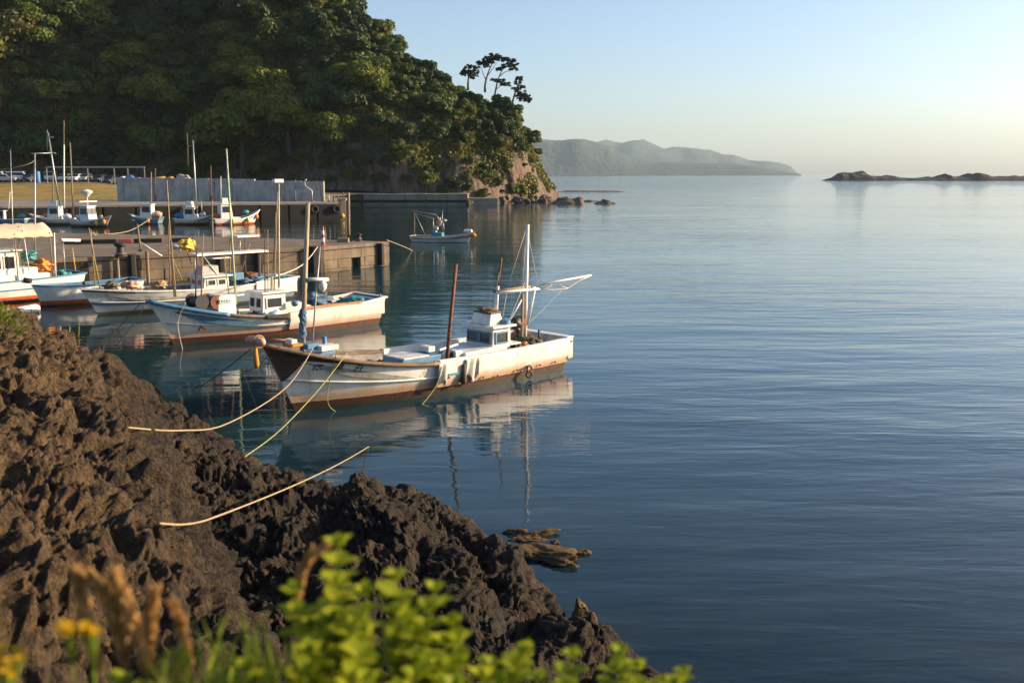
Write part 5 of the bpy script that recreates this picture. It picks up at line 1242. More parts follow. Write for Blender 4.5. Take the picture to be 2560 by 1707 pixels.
for (X0, Y0, X1, Y1, r, m, nm, yl) in (
    (436, 742, 417, 450, 0.030, BAMBOO, 'bamboo_pole', 0.2), (440, 742, 428, 600, 0.026, BAMBOO, 'bamboo_pole', 0.3), (489, 752, 492, 620, 0.028, RUST, 'rusty_stake', 0.2), (503, 755, 508, 585, 0.03, WOODP, 'wooden_pole', 0.3),
    (590, 760, 566, 372, 0.045, pm('green_white_pole', (0.50, 0.52, 0.36), (0.26, 0.36, 0.12), 3, 0.5, stretch=(1, 1, 2)), 'fishing_mast', 0.2), (573, 740, 560, 640, 0.022, BAMBOO, 'bamboo_pole', 0.1), (663, 775, 662, 573, 0.028, RUST, 'rusty_pole', 0.4), (671, 780, 669, 575, 0.024, BAMBOO, 'bamboo_pole', 0.45),
    (697, 720, 697, 458, 0.05, pm('cream_mast', (0.50, 0.42, 0.30), (0.3, 0.22, 0.14), 4, 0.6), 'aft_mast', 0.0), (685, 735, 694, 480, 0.028, BAMBOO, 'bamboo_pole', 0.1), (680, 735, 690, 530, 0.026, BAMBOO, 'bamboo_pole', -0.1)):
    B2.px_pole(nm, X0, Y0, X1, Y1, (r, r * 0.6), m, yl, 7)
a, b_ = B2.pt(683, 452), B2.pt(706, 453); MB().box((a + b_) / 2, (abs(b_.x - a.x), 0.2, 0.14)).build('mast_head_light', WHITEP, B2.e, bev=0.02)
for g_, X, Y in zip(([(0.10, (0.1, 0.3), (0.4, 0.2)), (0.10, (0.6, 0.8), (0.9, 0.9))], [(0.12, (0.2, 0.2), (0.25, 0.6)), (0.12, (0.6, 0.1), (0.85, 0.4)), (0.08, (0.7, 0.7), (0.8, 0.85))], [(0.08, (0.1, 0.3), (0.4, 0.3)), (0.11, (0.7, 0.2), (0.7, 0.65))], [(0.10, (0.0, 0.5), (0.9, 0.35)), (0.09, (0.55, 0.7), (0.6, 0.1))], [(0.11, (0.5, 0.95), (0.35, 0.5)), (0.07, (0.35, 0.5), (0.6, 0.0))], [(0.14, (0.2, 0.3), (0.7, 0.6))]), (470, 504, 516, 537, 558, 602), (774, 777, 777, 783, 784, 788)):
    x = B2.pt(X, Y, 1.05).x; z = B2.pt(X, Y, B2.side(x, 1.1).y).z; glyphs(B2, [g_], [x], z - 0.08, 0.16)

# ------------------------------------------------------------------ 3: third boat with grey-blue bow
B3 = Boat.between('fishing_boat', 'grey-blue bowed fishing boat with a white cabin, third from the front', 'boat', at_z(247, 787, 0), at_z(737, 746, 0), 1.15, 'moored fishing boats')
tip = B3.pt(200, 722); print('B3', B3.Lw, tip, B3.pt(737, 708, 1.1))
B3.hull(B3.Lw, 1.3, 1.05, 0.85, tip.z, tip.x - B3.Lw, GREY_HULL, DECKM, WHITEP, tm=0.4, flare=2.7, well=0.4, boot=0.12, kn=0.42)
B3.strip('bow_band', BLACKM, 0.80, 0.999, 3.8, 3.98, 0.012)
Lt3 = B3.Lw + B3.ov
for sd_ in (1, -1):
    B3.bar('strake', [B3.hp(t, 3.0, sd_, 0.01) for t in np.linspace(0.3, 0.985, 20)], 0.035, WHITEP)
R = MB()
for sd_ in (1, -1): R.hexa([(-0.1, sd_ * 1.10 - 0.06, 0.35), (2.2, sd_ * 1.24 - 0.06, 0.35), (2.2, sd_ * 1.24 + 0.06, 0.35), (-0.1, sd_ * 1.10 + 0.06, 0.35)], [(-0.1, sd_ * 1.16 - 0.06, 1.05), (2.2, sd_ * 1.26 - 0.06, 1.0), (2.2, sd_ * 1.26 + 0.06, 1.0), (-0.1, sd_ * 1.16 + 0.06, 1.05)])
R.box((-0.1, 0, 0.70), (0.12, 2.3, 0.72)); R.build('aft_bulwark', CABINW, B3.e, bev=0.02)
lo, hi = sorted((B3.pt(572, 710, 0.6).x, B3.pt(505, 710, 0.6).x)); zt = B3.pt(540, 692, 0.6).z
B3.house(lo, hi, 0.62, 0.45, zt, CABINW, WHITEP, lean=0.15, roof=0.18, frame_m=WHITEP, front=2, sidew=2)
lo2, hi2 = sorted((B3.pt(545, 680, 0.3).x, B3.pt(500, 680, 0.3).x)); MB().hexa([(lo2, -.4, zt + .07), (hi2, -.4, zt + .07), (hi2, .4, zt + .07), (lo2, .4, zt + .07)], [(lo2, -.36, zt + .5), (hi2 - .1, -.36, zt + .5), (hi2 - .1, .36, zt + .5), (lo2, .36, zt + .5)]).build('flying_bridge', pm('grey_paint', (0.42, 0.40, 0.37), (0.3, 0.28, 0.26), 4, 0.7), B3.e, bev=0.03)
for (X0, X1, Y, hgt, nm) in ((478, 660, 634, 0.10, 'canopy'), (580, 637, 592, 0.09, 'upper_canopy'), (520, 565, 645, 0.05, 'shelf_board')):
    a, b_ = B3.pt(X0, Y), B3.pt(X1, Y); c = (a + b_) / 2; MB().hexa([(b_.x, -0.5, c.z), (a.x, -0.5, c.z), (a.x, 0.5, c.z), (b_.x, 0.5, c.z)], [(b_.x, -0.42, c.z + hgt), (a.x, -0.42, c.z + hgt), (a.x, 0.42, c.z + hgt), (b_.x, 0.42, c.z + hgt)]).build(nm, WHITEP, B3.e, bev=0.03)
for X0, Y0, X1, Y1, r, m, nm, yl in ((490, 700, 487, 640, 0.03, STEEL, 'canopy_post', 0.3), (650, 705, 650, 636, 0.03, WOODP, 'canopy_post', 0.3), (600, 640, 600, 595, 0.03, STEEL, 'canopy_post', 0.2), (575, 700, 575, 596, 0.04, WOODP, 'canopy_post', 0.0),
    (250, 720, 222, 570, 0.035, BAMBOO, 'bamboo_pole', 0.3), (238, 715, 227, 574, 0.03, BAMBOO, 'bamboo_pole', 0.1), (425, 715, 420, 480, 0.032, WOODP, 'wooden_pole', 0.1), (455, 700, 415, 610, 0.03, BAMBOO, 'bamboo_pole', 0.0), (533, 640, 530, 500, 0.04, WOODP, 'wooden_pole', 0.0), (520, 690, 477, 590, 0.026, WOODP, 'leaning_pole', 0.2), (555, 700, 508, 640, 0.03, WHITEP, 'leaning_pole', 0.4),
    (600, 690, 625, 610, 0.024, BAMBOO, 'bamboo_pole', -0.1), (615, 715, 612, 590, 0.028, RUST, 'rusty_pole', 0.2), (405, 640, 352, 606, 0.035, WHITEP, 'white_spar', 0.0), (480, 660, 460, 610, 0.03, RUST, 'rusty_pole', 0.1)):
    B3.px_pole(nm, X0, Y0, X1, Y1, (r, r * 0.7), m, yl, 7)
net_pile(B3, B3.pt(467, 613), (0.35, 0.3, 0.2), YELLOW, 3, 'yellow_float_cluster'); net_pile(B3, B3.pt(448, 618), (0.28, 0.2, 0.12), WHITEP, 4, 'white_float')
for k, (X, Y, r, m) in enumerate(((280, 716, 0.22, ROPED), (330, 712, 0.25, PINKC), (400, 712, 0.24, ROPEM), (600, 702, 0.32, CLOTHB), (640, 698, 0.3, BLUEP), (625, 690, 0.25, RUST), (700, 706, 0.35, TEAL))):
    q = B3.pt(X, Y, 0.2); MB().blob((q.x, 0.1, max(q.z, 0.8)), (r * 1.4, r * 1.3, r * 0.7), 30 + k, 0.55, 30, 18, 3.2).build('net_pile', m, B3.e, True)
q = B3.pt(588, 690, 0.2); MB().box((q.x, 0.0, q.z), (0.6, 1.0, 0.35)).build('blue_locker', BLUEP, B3.e, bev=0.03)

# ------------------------------------------------------------------ 4: white boat with red bottom and awning at the left edge
rz3 = B3.e.rotation_euler[2]
def boat_by_stern(name, label, cat, ps, rz, hb, group):
    n = Vector((-math.sin(rz), math.cos(rz), 0)); c = Vector((ps.x, ps.y, 0)) - n * hb; return Boat(name, label, cat, c, rz, group)
B4 = boat_by_stern('fishing_boat', 'white fishing boat with red bottom, blue rail and tan awning at the left edge', 'boat', at_z(205, 741, 0), rz3 + 0.03, 1.2, 'moored fishing boats')
B4.hull(9.5, 1.35, 1.15, 1.0, 1.9, 1.3, RED_HULL, DECKB, BLUEP, tm=0.4, boot=0.26)
for sd_ in (1, -1): B4.bar('strake', [B4.hp(t, 3.0, sd_, 0.01) for t in np.linspace(0.02, 0.98, 20)], 0.035, BLUEP)
MB().box((2.6, 0, 1.05), (2.6, 1.9, 0.45)).build('engine_casing', CABINW, B4.e, bev=0.06)
lo, hi = sorted((B4.pt(45, 660, 0.6).x, B4.pt(-45, 660, 0.6).x)); B4.house(lo, hi, 0.75, 0.6, B4.pt(20, 628, 0.6).z, CABINW, WHITEP, lean=0.15, roof=0.15, frame_m=WHITEP, sidew=2)
MB().box((lo - 0.4, 0, 1.35), (0.9, 1.5, 0.45)).build('cabin_step', CABINW, B4.e, bev=0.05); w_ = MB().box((lo + 0.15, 0.755, 1.1), (0.4, 0.02, 0.25)).build('red_board', REDP, B4.e)
a, b_ = B4.pt(-60, 598, 1.1), B4.pt(133, 600, 1.1); za = a.z; x0_, x1_ = min(a.x, b_.x), max(a.x, b_.x); aw = MB(); rows = []
for i in range(13):
    x = x0_ + (x1_ - x0_) * i / 12; rows.append([(x, y, za + 0.62 - 0.42 * (abs(y) / 1.1) ** 1.3 - 0.05 * math.sin(i * math.pi / 2) ** 2 - (0.2 if abs(y) > 1.05 else 0)) for y in np.linspace(-1.1, 1.1, 11)])
aw = aw.grid([list(reversed(r)) for r in rows]).build('awning', TANC, B4.e, True); sm_ = aw.modifiers.new('t', 'SOLIDIFY'); sm_.thickness = 0.02
for x in (x0_ + 0.1, (x0_ + x1_) / 2, x1_ - 0.1):
    for sd_ in (1, -1): B4.bar('awning_post', [(x, sd_ * 1.0, 0.95), (x, sd_ * 1.0, za + 0.16)], 0.03, WOODP)
for X0, Y0, X1, Y1, r, m, nm, yl in ((88, 690, 87, 383, 0.055, STEEL, 'tall_mast', 0.2), (75, 690, 55, 560, 0.03, WHITEP, 'white_pole', 0.9), (50, 680, 47, 565, 0.03, WOODP, 'pole', 0.5), (140, 725, 135, 582, 0.055, WHITEP, 'white_mast', 0.6), (60, 600, 5, 560, 0.03, WOODP, 'spar', 0.0), (192, 700, 181, 620, 0.03, YELLOW, 'yellow_pole', 0.0), (30, 500, 26, 375, 0.03, STEEL, 'thin_mast', -0.3)):
    B4.px_pole(nm, X0, Y0, X1, Y1, (r, r * 0.75), m, yl, 8, 1.0 if Y0 > 650 or Y0 == 500 else None)
B4.px_pole('mast_crosstree', 78, 384, 130, 383, 0.03, STEEL, 0.2)
for k, (X, Y, r, m) in enumerate(((106, 664, 0.36, ORANGE), (70, 640, 0.3, TEAL), (75, 705, 0.3, BLACKM), (160, 690, 0.3, TEAL), (120, 690, 0.3, ROPED), (52, 578, 0.2, PINKC))):
    q = B4.pt(X, Y, 0.3); MB().blob(q, (r * 1.2, r, r * 0.8), 50 + k, 0.5, 28, 16, 3.0).build(('orange_net', 'green_tub', 'tyre_heap', 'green_tub', 'rope_heap', 'pink_buoy')[k], m, B4.e, True)
MB().tube([B4.pt(78, 702, 1.3), B4.pt(60, 700, 1.3)], 0.12, 8).build('black_tyre_fender', RUBBER, B4.e, True)
q = B4.pt(172, 600, 0.0); MB().hexa([(q.x - .5, -.2, q.z - .1), (q.x + .4, -.2, q.z - .05), (q.x + .4, .2, q.z - .05), (q.x - .5, .2, q.z - .1)], [(q.x - .6, -.1, q.z + .02), (q.x + .45, -.18, q.z + .1), (q.x + .45, .18, q.z + .1), (q.x - .6, .1, q.z + .02)]).build('white_fairing', WHITEP, B4.e, bev=0.03); B4.bar('fairing_post', [(q.x + 0.3, 0, 0.9), (q.x + 0.3, 0, q.z)], 0.03, STEEL)
# small white boat beside it
u3 = Vector((math.cos(rz3), math.sin(rz3), 0)); pbow = at_z(103, 766, 0); B5 = Boat('small_boat', 'small white red-bottomed boat between the awning boat and the grey bow', 'boat', Vector((pbow.x, pbow.y, 0)) - u3 * 4.4, rz3, 'moored fishing boats')
B5.hull(4.4, 0.85, 0.95, 0.88, 1.0, 0.35, RED_HULL, DECKB, BLUEP, tm=0.4, flare=3.6, fine=3.0, boot=0.28, stern=0.92)
MB().lathe([(0.06, 0), (0.07, 0.1), (0.05, 0.2)], (2.5, 0.3, 0.85), 10).build('cleat', RUST, B5.e); MB().box((1.5, 0, 0.62), (0.3, 1.5, 0.06)).build('thwart', WHITEP, B5.e)
p = at_z(68, 779, 0.1); t = thing('boat_fender', 'white cylindrical fender floating beside the red-bottomed boats', 'fender', (p.x, p.y, 0.1), rz3 + 0.55)
MB().lathe([(0.02, -0.72), (0.14, -0.68), (0.21, -0.56), (0.22, 0), (0.21, 0.56), (0.14, 0.68), (0.02, 0.72)], (0, 0, 0.06), 18, (1, 0, 0)).build('foam_body', WHITEP, t, True); MB().torus((0, 0, 0.06), 0.222, 0.014, (1, 0, 0)).build('lashing', ROPED, t, True)

# masts of the harbour cluster at the left: two tall light masts on a moored boat behind the awning
# ------------------------------------------------------------------ boat under way in the inlet
u = at_z(1168, 607, 0) - at_z(1036, 604, 0); B6 = Boat('small_boat', 'small fishing boat with orange buoy on its bow, alone in the inlet', 'boat', at_z(1036, 604, 0), math.atan2(u.y, u.x))
HULL6 = hull_mat('white_hull_ochre_stripe', (0.66, 0.64, 0.60), (0.32, 0.17, 0.10), 0.03, 0.2, 0.6)
B6.hull(u.length, 0.85, 0.55, 0.52, 0.98, 0.7, HULL6, DECKB, CABINW, keel=-0.25, tm=0.4, boot=0.08, well=0.25, rail=(0.09, 0.05))
B6.strip('ochre_stripe', pm('ochre_stripe', (0.50, 0.22, 0.05), (0.4, 0.17, 0.05), 3, 0.6), 0.02, 0.99, 2.9, 3.35, 0.01)
q = B6.pt(1183, 588); MB().tube([q + Vector((-0.5, 0, -0.05)), q + Vector((-0.2, 0, 0)), q + Vector((0.1, 0, 0.0)), q + Vector((0.28, 0, 0.0))], [0.08, 0.19, 0.2, 0.05], 12).build('orange_buoy', ORANGE, B6.e, True)
for k, X in enumerate((1163, 1170, 1177)): MB().blob(B6.pt(X, 578, 0.05 * k), (0.15, 0.18, 0.17), k, 0.1).build('white_float', WHITEP, B6.e, True)
MB().box((B6.pt(1098, 585).x, 0, 0.62), (0.75, 0.6, 0.5)).build('teal_locker', TEAL, B6.e, bev=0.03); MB().box((B6.pt(1085, 585).x, 0.1, 0.7), (0.42, 0.45, 0.62)).build('engine_box', BLUEP, B6.e, bev=0.04); MB().blob(B6.pt(1092, 570), (0.14, 0.14, 0.2), 4, 0.2).build('white_can', WHITEP, B6.e, True)
for X0, Y0, X1, Y1, r, nm in ((1036, 590, 1036, 532, 0.05, 'stern_mast'), (1030, 527, 1090, 537, 0.04, 'top_rail'), (1090, 537, 1097, 548, 0.04, 'rail_bend'), (1040, 534, 1085, 547, 0.03, 'lower_rail'), (1038, 534, 1062, 586, 0.025, 'stay'), (1084, 585, 1083, 545, 0.035, 'mid_post'), (1105, 585, 1106, 525, 0.025, 'antenna'), (1110, 585, 1108, 550, 0.03, 'fore_post')):
    B6.px_pole(nm, X0, Y0, X1, Y1, (r, r * 0.9), WOODP if 'mast' in nm else STEEL)
net_pile(B6, B6.pt(1098, 556), (0.2, 0.2, 0.3), TANC, 7, 'net_bundle'); net_pile(B6, B6.pt(1112, 551), (0.16, 0.12, 0.08), WHITEP, 8, 'lamp')

# ------------------------------------------------------------------ far row along the quay
def far_boat(label, Xs, Xb, Y, hull_m, B=1.05, zb=1.35, cabin=0.45, ch=1.7, mast=None, away=0.0, gear=(), fend=(), tower=False, dome=False, rail_m=None, yb=None):
    ps = at_z(Xs, Y, 0); pb = at_z(Xb, (yb or Y), 0); u = pb - ps; b = Boat('far_fishing_boat', label, 'boat', ps, math.atan2(u.y, u.x), 'boats along the far quay'); L = u.length
    b.hull(L, B, 0.8, 0.7, zb, 0.9, hull_m, DECKB, rail_m or CABINW, keel=-0.3, boot=0.18, well=0.3, rail=(0.12, 0.08)); x = L * cabin
    hh = b.house(x - 0.75, x + 0.75, 0.62, 0.45, 0.45 + ch, CABINW, WHITEP, lean=0.25, roof=0.12, frame_m=BLACKM, front=2, sidew=1)
    MB().box((x + 1.2, 0, 0.65), (0.9, 1.1, 0.5)).build('trunk', CABINW, b.e, bev=0.04)
    if tower: MB().hexa([(x - .5, -.4, .5 + ch), (x + .3, -.4, .5 + ch), (x + .3, .4, .5 + ch), (x - .5, .4, .5 + ch)], [(x - .45, -.36, 1.2 + ch), (x + .2, -.36, 1.2 + ch), (x + .2, .36, 1.2 + ch), (x - .45, .36, 1.2 + ch)]).build('flying_bridge', CABINW, b.e, bev=0.03)
    if dome: MB().lathe([(0.2, 0), (0.3, 0.2), (0.62, 0.45), (0.66, 0.62), (0.3, 0.8), (0.05, 0.85)], (x, 0, 0.55 + ch + 1.0), 16).build('radar_dome', WHITEP, b.e, True, sharp=50); b.bar('dome_post', [(x, 0, 0.4 + ch), (x, 0, 1.6 + ch)], 0.07, WHITEP); MB().box((x, 0, 1.0 + ch), (0.3, 2.6, 0.12)).build('light_bar', WHITEP, b.e)
    for (X0, Y0, X1, Y1, r, m) in (mast or ()): b.px_pole('mast', X0, Y0, X1, Y1, (r, r * 0.7), m, 0.0, 7)
    for k, (f, z, r, m, nm) in enumerate(gear): MB().blob((L * f, 0.15 * (-1) ** k, z), (r * 1.3, r, r * 0.8), 60 + k, 0.3).build(nm, m, b.e, True)
    for k, (f, m) in enumerate(fend):
        q = b.hp(f, 3.2, -1 if b.I.to_3x3() @ Vector((0, -1, 0)) and (b.I @ Vector((0, 0, 6))).y < 0 else 1, 0.15); MB().lathe([(0.05, -0.32), (0.2, -0.2), (0.22, 0.1), (0.05, 0.3)], q, 10).build('fender', m, b.e, True)
    return b
far_boat('pale boat with low rails, leftmost in the far row', 75, -40, 563, GREY_HULL, gear=((0.15, 1.0, 0.4, TEAL, 'tub'), (0.8, 1.3, 0.3, WHITEP, 'float')), ch=1.2, cabin=0.55, mast=((20, 545, 25, 480, 0.06, WHITEP),), yb=560)
far_boat('white boat with a tall bridge under the left mast cluster', 190, 92, 562, WHITE_HULL2, tower=True, cabin=0.52, mast=((150, 520, 120, 332, 0.11, STEEL), (160, 520, 160, 300, 0.05, WOODP), (160, 520, 160, 362, 0.11, WHITEP), (185, 560, 175, 357, 0.10, WOODP), (118, 376, 118, 325, 0.06, STEEL), (118, 342, 134, 344, 0.06, STEEL), (120, 378, 140, 384, 0.07, STEEL)), gear=((0.2, 1.0, 0.4, WHITEP, 'floats'), (0.75, 1.1, 0.3, ORANGE, 'buoy')))
far_boat('white boat with a big radar dome and light bar, by the grass bank', 192, 266, 566, WHITE_HULL2, dome=True, ch=1.9, cabin=0.42, gear=((0.1, 1.0, 0.4, WHITEP, 'floats'), (0.85, 1.2, 0.25, ROPEM, 'net')), fend=((0.75, YELLOW), (0.9, ORANGE)), yb=568)
far_boat('green and white boat with piled floats, middle of the far row', 400, 338, 560, GREY_HULL, ch=1.9, cabin=0.5, mast=((378, 540, 378, 430, 0.09, WOODP),), gear=((0.1, 1.1, 0.5, PINKC, 'net'), (0.2, 1.2, 0.4, WHITEP, 'floats'), (0.35, 1.0, 0.35, TEAL, 'net')), fend=((0.3, ORANGE),), rail_m=TEAL)
far_boat('white boat with a blue tarp and tall forked mast, right of the piled floats', 445, 522, 562, WHITE_HULL2, ch=1.6, cabin=0.45, tower=True, mast=((492, 535, 482, 350, 0.11, STEEL), (470, 415, 468, 333, 0.06, WOODP), (469, 365, 482, 365, 0.06, STEEL), (505, 540, 503, 500, 0.05, STEEL)), gear=((0.05, 1.0, 0.45, BLUET, 'blue_tarp'), (0.2, 1.0, 0.3, BLUET, 'blue_tarp'), (0.8, 1.2, 0.35, WHITEP, 'ring_float')))
far_boat('white boat with yellow fenders and raised bow, rightmost in the far row', 535, 634, 563, RED_HULL, zb=1.75, ch=2.0, cabin=0.3, tower=True, mast=((552, 500, 552, 440, 0.06, WHITEP), (575, 545, 572, 470, 0.09, WOODP)), gear=((0.1, 1.0, 0.35, REDP, 'red_tarp'), (0.8, 1.5, 0.3, TEAL, 'net')), fend=((0.35, YELLOW), (0.7, YELLOW), (0.95, ORANGE)), yb=560)
# ================================================================== ROPES
def rope(label, pts, r, m, sag=0.0, smooth=6):
    P = [Vector(p) for p in pts]; Q = []
    for i in range(len(P) - 1):
        p0, p1, p2, p3 = P[max(i - 1, 0)], P[i], P[i + 1], P[min(i + 2, len(P) - 1)]
        for k in range(smooth):
            t = k / smooth; Q.append(0.5 * ((2 * p1) + (p2 - p0) * t + (2 * p0 - 5 * p1 + 4 * p2 - p3) * t * t + (3 * p1 - p0 - 3 * p2 + p3) * t ** 3))
    Q.append(P[-1]); n = len(Q)
    if sag: Q = [q - Vector((0, 0, sag * 4 * (i / (n - 1)) * (1 - i / (n - 1)))) for i, q in enumerate(Q)]
    o = MB().tube(Q, r, 7).build('mooring_rope', m, None, True); return tag(o, label, 'rope', 'mooring ropes')
def shore_hit(X, Y):     # the shore point under a pixel
    d = ray(X, Y); d = np.array(d / d.length); o = np.array([0, 0, CAMZ]); v = SH_P - o; t = v @ d; q = np.linalg.norm(v - t[:, None] * d, axis=1)
    ok = q < 0.06
    if not ok.any(): ok = q <= q.min() + 1e-6
    tt = np.where(ok, t, 1e9); i = int(np.argmin(tt)); return Vector(SH_P[i])
def lerp_px(a, b, f, X, Y):   # a point above the straight run a-b that shows at the pixel
    y = a.y + (b.y - a.y) * f; h = shore_hit(X, Y); g = at_y(X, Y, h.y)
    if (g - h).length < 0.12: y = min(y, h.y - 0.32)
    return at_y(X, Y, y)
bowp = lambda X, Y, yl=0.3: B1.w(B1.pt(X, Y, yl))
a = bowp(627, 872, 0.0); b = shore_hit(428, 995); rope('dark rope from the bow of the nearest boat to the rock, farthest left', [a, a.lerp(b, 0.5) - Vector((0, 0, 0.16)), b], 0.015, ROPED)
a = bowp(703, 866, 0.35); b = at_z(606, 925, 0.02); rope('short pale rope dropping from the stem of the nearest boat to the water', [a, a.lerp(b, 0.5) - Vector((0, 0, 0.04)), b], 0.011, ROPEW)
a = bowp(783, 870, 0.6); b = shore_hit(332, 1066)
rope('long pale rope sagging from the bow of the nearest boat to the brown rock', [a, lerp_px(a, b, 0.30, 716, 968), lerp_px(a, b, 0.62, 570, 1058), lerp_px(a, b, 0.84, 450, 1076), b], 0.013, ROPEM)
a = bowp(868, 882, 0.9); b = shore_hit(610, 1135); rope('yellow-green rope crossing the bow of the nearest boat', [a, lerp_px(a, b, 0.35, 800, 970), lerp_px(a, b, 0.75, 700, 1075), b, ], 0.011, ROPEY)
a = bowp(843, 875, 0.9); rope('pale rope hanging straight down beside the painted name of the nearest boat', [a, B1.w(B1.side(B1.pt(847, 960, 1.0).x, 0.7, 1, 0.12)), B1.w(B1.side(B1.pt(850, 1010, 1.0).x, 0.3, 1, 0.35)), at_z(850, 1035, -0.1)], 0.011, ROPEY)
a = at_z(925, 1115, -0.05); b = shore_hit(418, 1348) + Vector((0, 0, 0.03)); RP = []
for k in range(25):
    q = a.lerp(b, k / 24) - Vector((0, 0, 0.10 * 4 * (k / 24) * (1 - k / 24))); d2 = (SH_P[:, 0] - q.x) ** 2 + (SH_P[:, 1] - q.y) ** 2; nr_ = SH_P[d2 < 0.10 ** 2]
    if k and len(nr_): q.z = max(q.z, float(nr_[:, 2].max()) + 0.03)
    RP.append(q)
RP = [RP[0]] + [(RP[k - 1] + RP[k] * 2 + RP[k + 1]) / 4 + Vector((0, 0, 0.01)) for k in range(1, 24)] + [RP[-1]]
rope('tan rope coming out of the water and up over the near rocks', RP, 0.011, ROPEM)
a = B1.w(B1.side(B1.pt(1098, 905, 1.3).x, 0.9, 1, 0.15)); rope('greenish rope trailing from the step of the nearest boat into the water', [a, B1.w(B1.side(B1.pt(1085, 960, 1.3).x, 0.45, 1, 0.28)), at_z(1050, 1018, -0.05)], 0.011, ROPEY)
b2p = lambda X, Y, yl=0.1: B2.w(B2.pt(X, Y, yl))
rope('rope from the bow of the second boat down to the water, left one', [b2p(352, 757, 0.0), b2p(352, 757, 0.0).lerp(at_z(292, 824, 0), 0.5), at_z(292, 824, -0.05)], 0.013, ROPED)
rope('rope from the bow of the second boat down to the water, right one', [b2p(364, 765, 0.1), b2p(364, 765, 0.1).lerp(at_z(290, 864, 0), 0.5) - Vector((0, 0, 0.05)), at_z(290, 864, -0.05)], 0.015, ROPEM)
rope('pale rope hanging straight down from the blue rail of the second boat', [b2p(464, 755, 0.75), B2.w(B2.side(B2.pt(462, 800, 0.8).x, 0.9, 1, 0.2)), at_z(458, 880, -0.1)], 0.011, ROPEW)
rope('rope stretched from the pier corner out across the inlet', [NB + Vector((-0.2, 0.2, 0.1)), (NB + at_z(1032, 627, 0)) / 2 + Vector((0, 0, 0.05)), at_z(1032, 627, -0.05)], 0.03, ROPEM)
a = b2p(665, 700, 0.0); rope('mooring rope from the pier corner to the second boat', [NA + Vector((-0.3, 0, 0.05)), (NA + a) / 2 - Vector((0, 0, 0.3)), a], 0.025, ROPEW)
a = at_z(235, 590, PT); b = at_y(378, 552, 118); rope('long rope from the pier up to the far row of boats', [a + Vector((0, 0, 0.05)), a.lerp(b, 0.5) - Vector((0, 0, 0.4)), Vector((b.x, b.y, 0.9))], 0.04, ROPEM)
a = B4.w(B4.pt(30, 420, 0.0)); rope('overhead line from the left edge to the tall steel mast', [a + Vector((-6, -1, -1.0)), a, B4.w(B4.pt(88, 400, 0.2))], 0.015, ROPEY)

# ================================================================== PLANTS IN FRONT
def soft_leaf(name, c1, c2, tr=0.45, sc=9.0):
    return leaf_mat(name, c1, c2, sc, tr, 0.3)
SHRUBM = soft_leaf('bright_leaf', (0.42, 0.45, 0.025), (0.24, 0.32, 0.02), 0.58); GRASSM = soft_leaf('green_blade', (0.36, 0.42, 0.05), (0.20, 0.28, 0.03), 0.58); DRYM = soft_leaf('dry_blade', (0.56, 0.34, 0.12), (0.38, 0.22, 0.08), 0.45); PALEM = soft_leaf('pale_dry_stem', (0.30, 0.22, 0.12), (0.18, 0.13, 0.08), 0.25)
FLOWM = soft_leaf('yellow_petal', (0.75, 0.48, 0.01), (0.62, 0.36, 0.01), 0.3)
BUSHM = soft_leaf('rock_plant_leaf', (0.20, 0.22, 0.02), (0.10, 0.13, 0.02), 0.35)
def leafq(b, p, d, up, L, w):       # a folded pointed oval leaf of six faces
    d = d.normalized(); s = d.cross(up); s = s.normalized() if s.length > 1e-4 else Vector((1, 0, 0)); n = s.cross(d)
    st = [(0, 0.0, 0), (0.25, 0.8, 0.05), (0.55, 1.0, 0.06), (0.82, 0.6, 0.0), (1.0, 0.0, -0.08)]
    vs = []; 
    for f, k, h in st:
        c = p + d * (L * f) + n * (h * L); vs += [c + s * (w * k) + n * (0.22 * w * k), c, c - s * (w * k) + n * (0.22 * w * k)]
    fs = []
    for i in range(4): fs += [(3 * i, 3 * i + 1, 3 * i + 4, 3 * i + 3), (3 * i + 1, 3 * i + 2, 3 * i + 5, 3 * i + 4)]
    b.add(vs, fs)
def foot(X, Y, y):      # where a stalk at this pixel column is rooted on the bank
    p = at_y(X, Y, y); return Vector((p.x, y, ground_z(p.x, y) - 0.03))
PY = 0.82      # distance factor of the bank plants
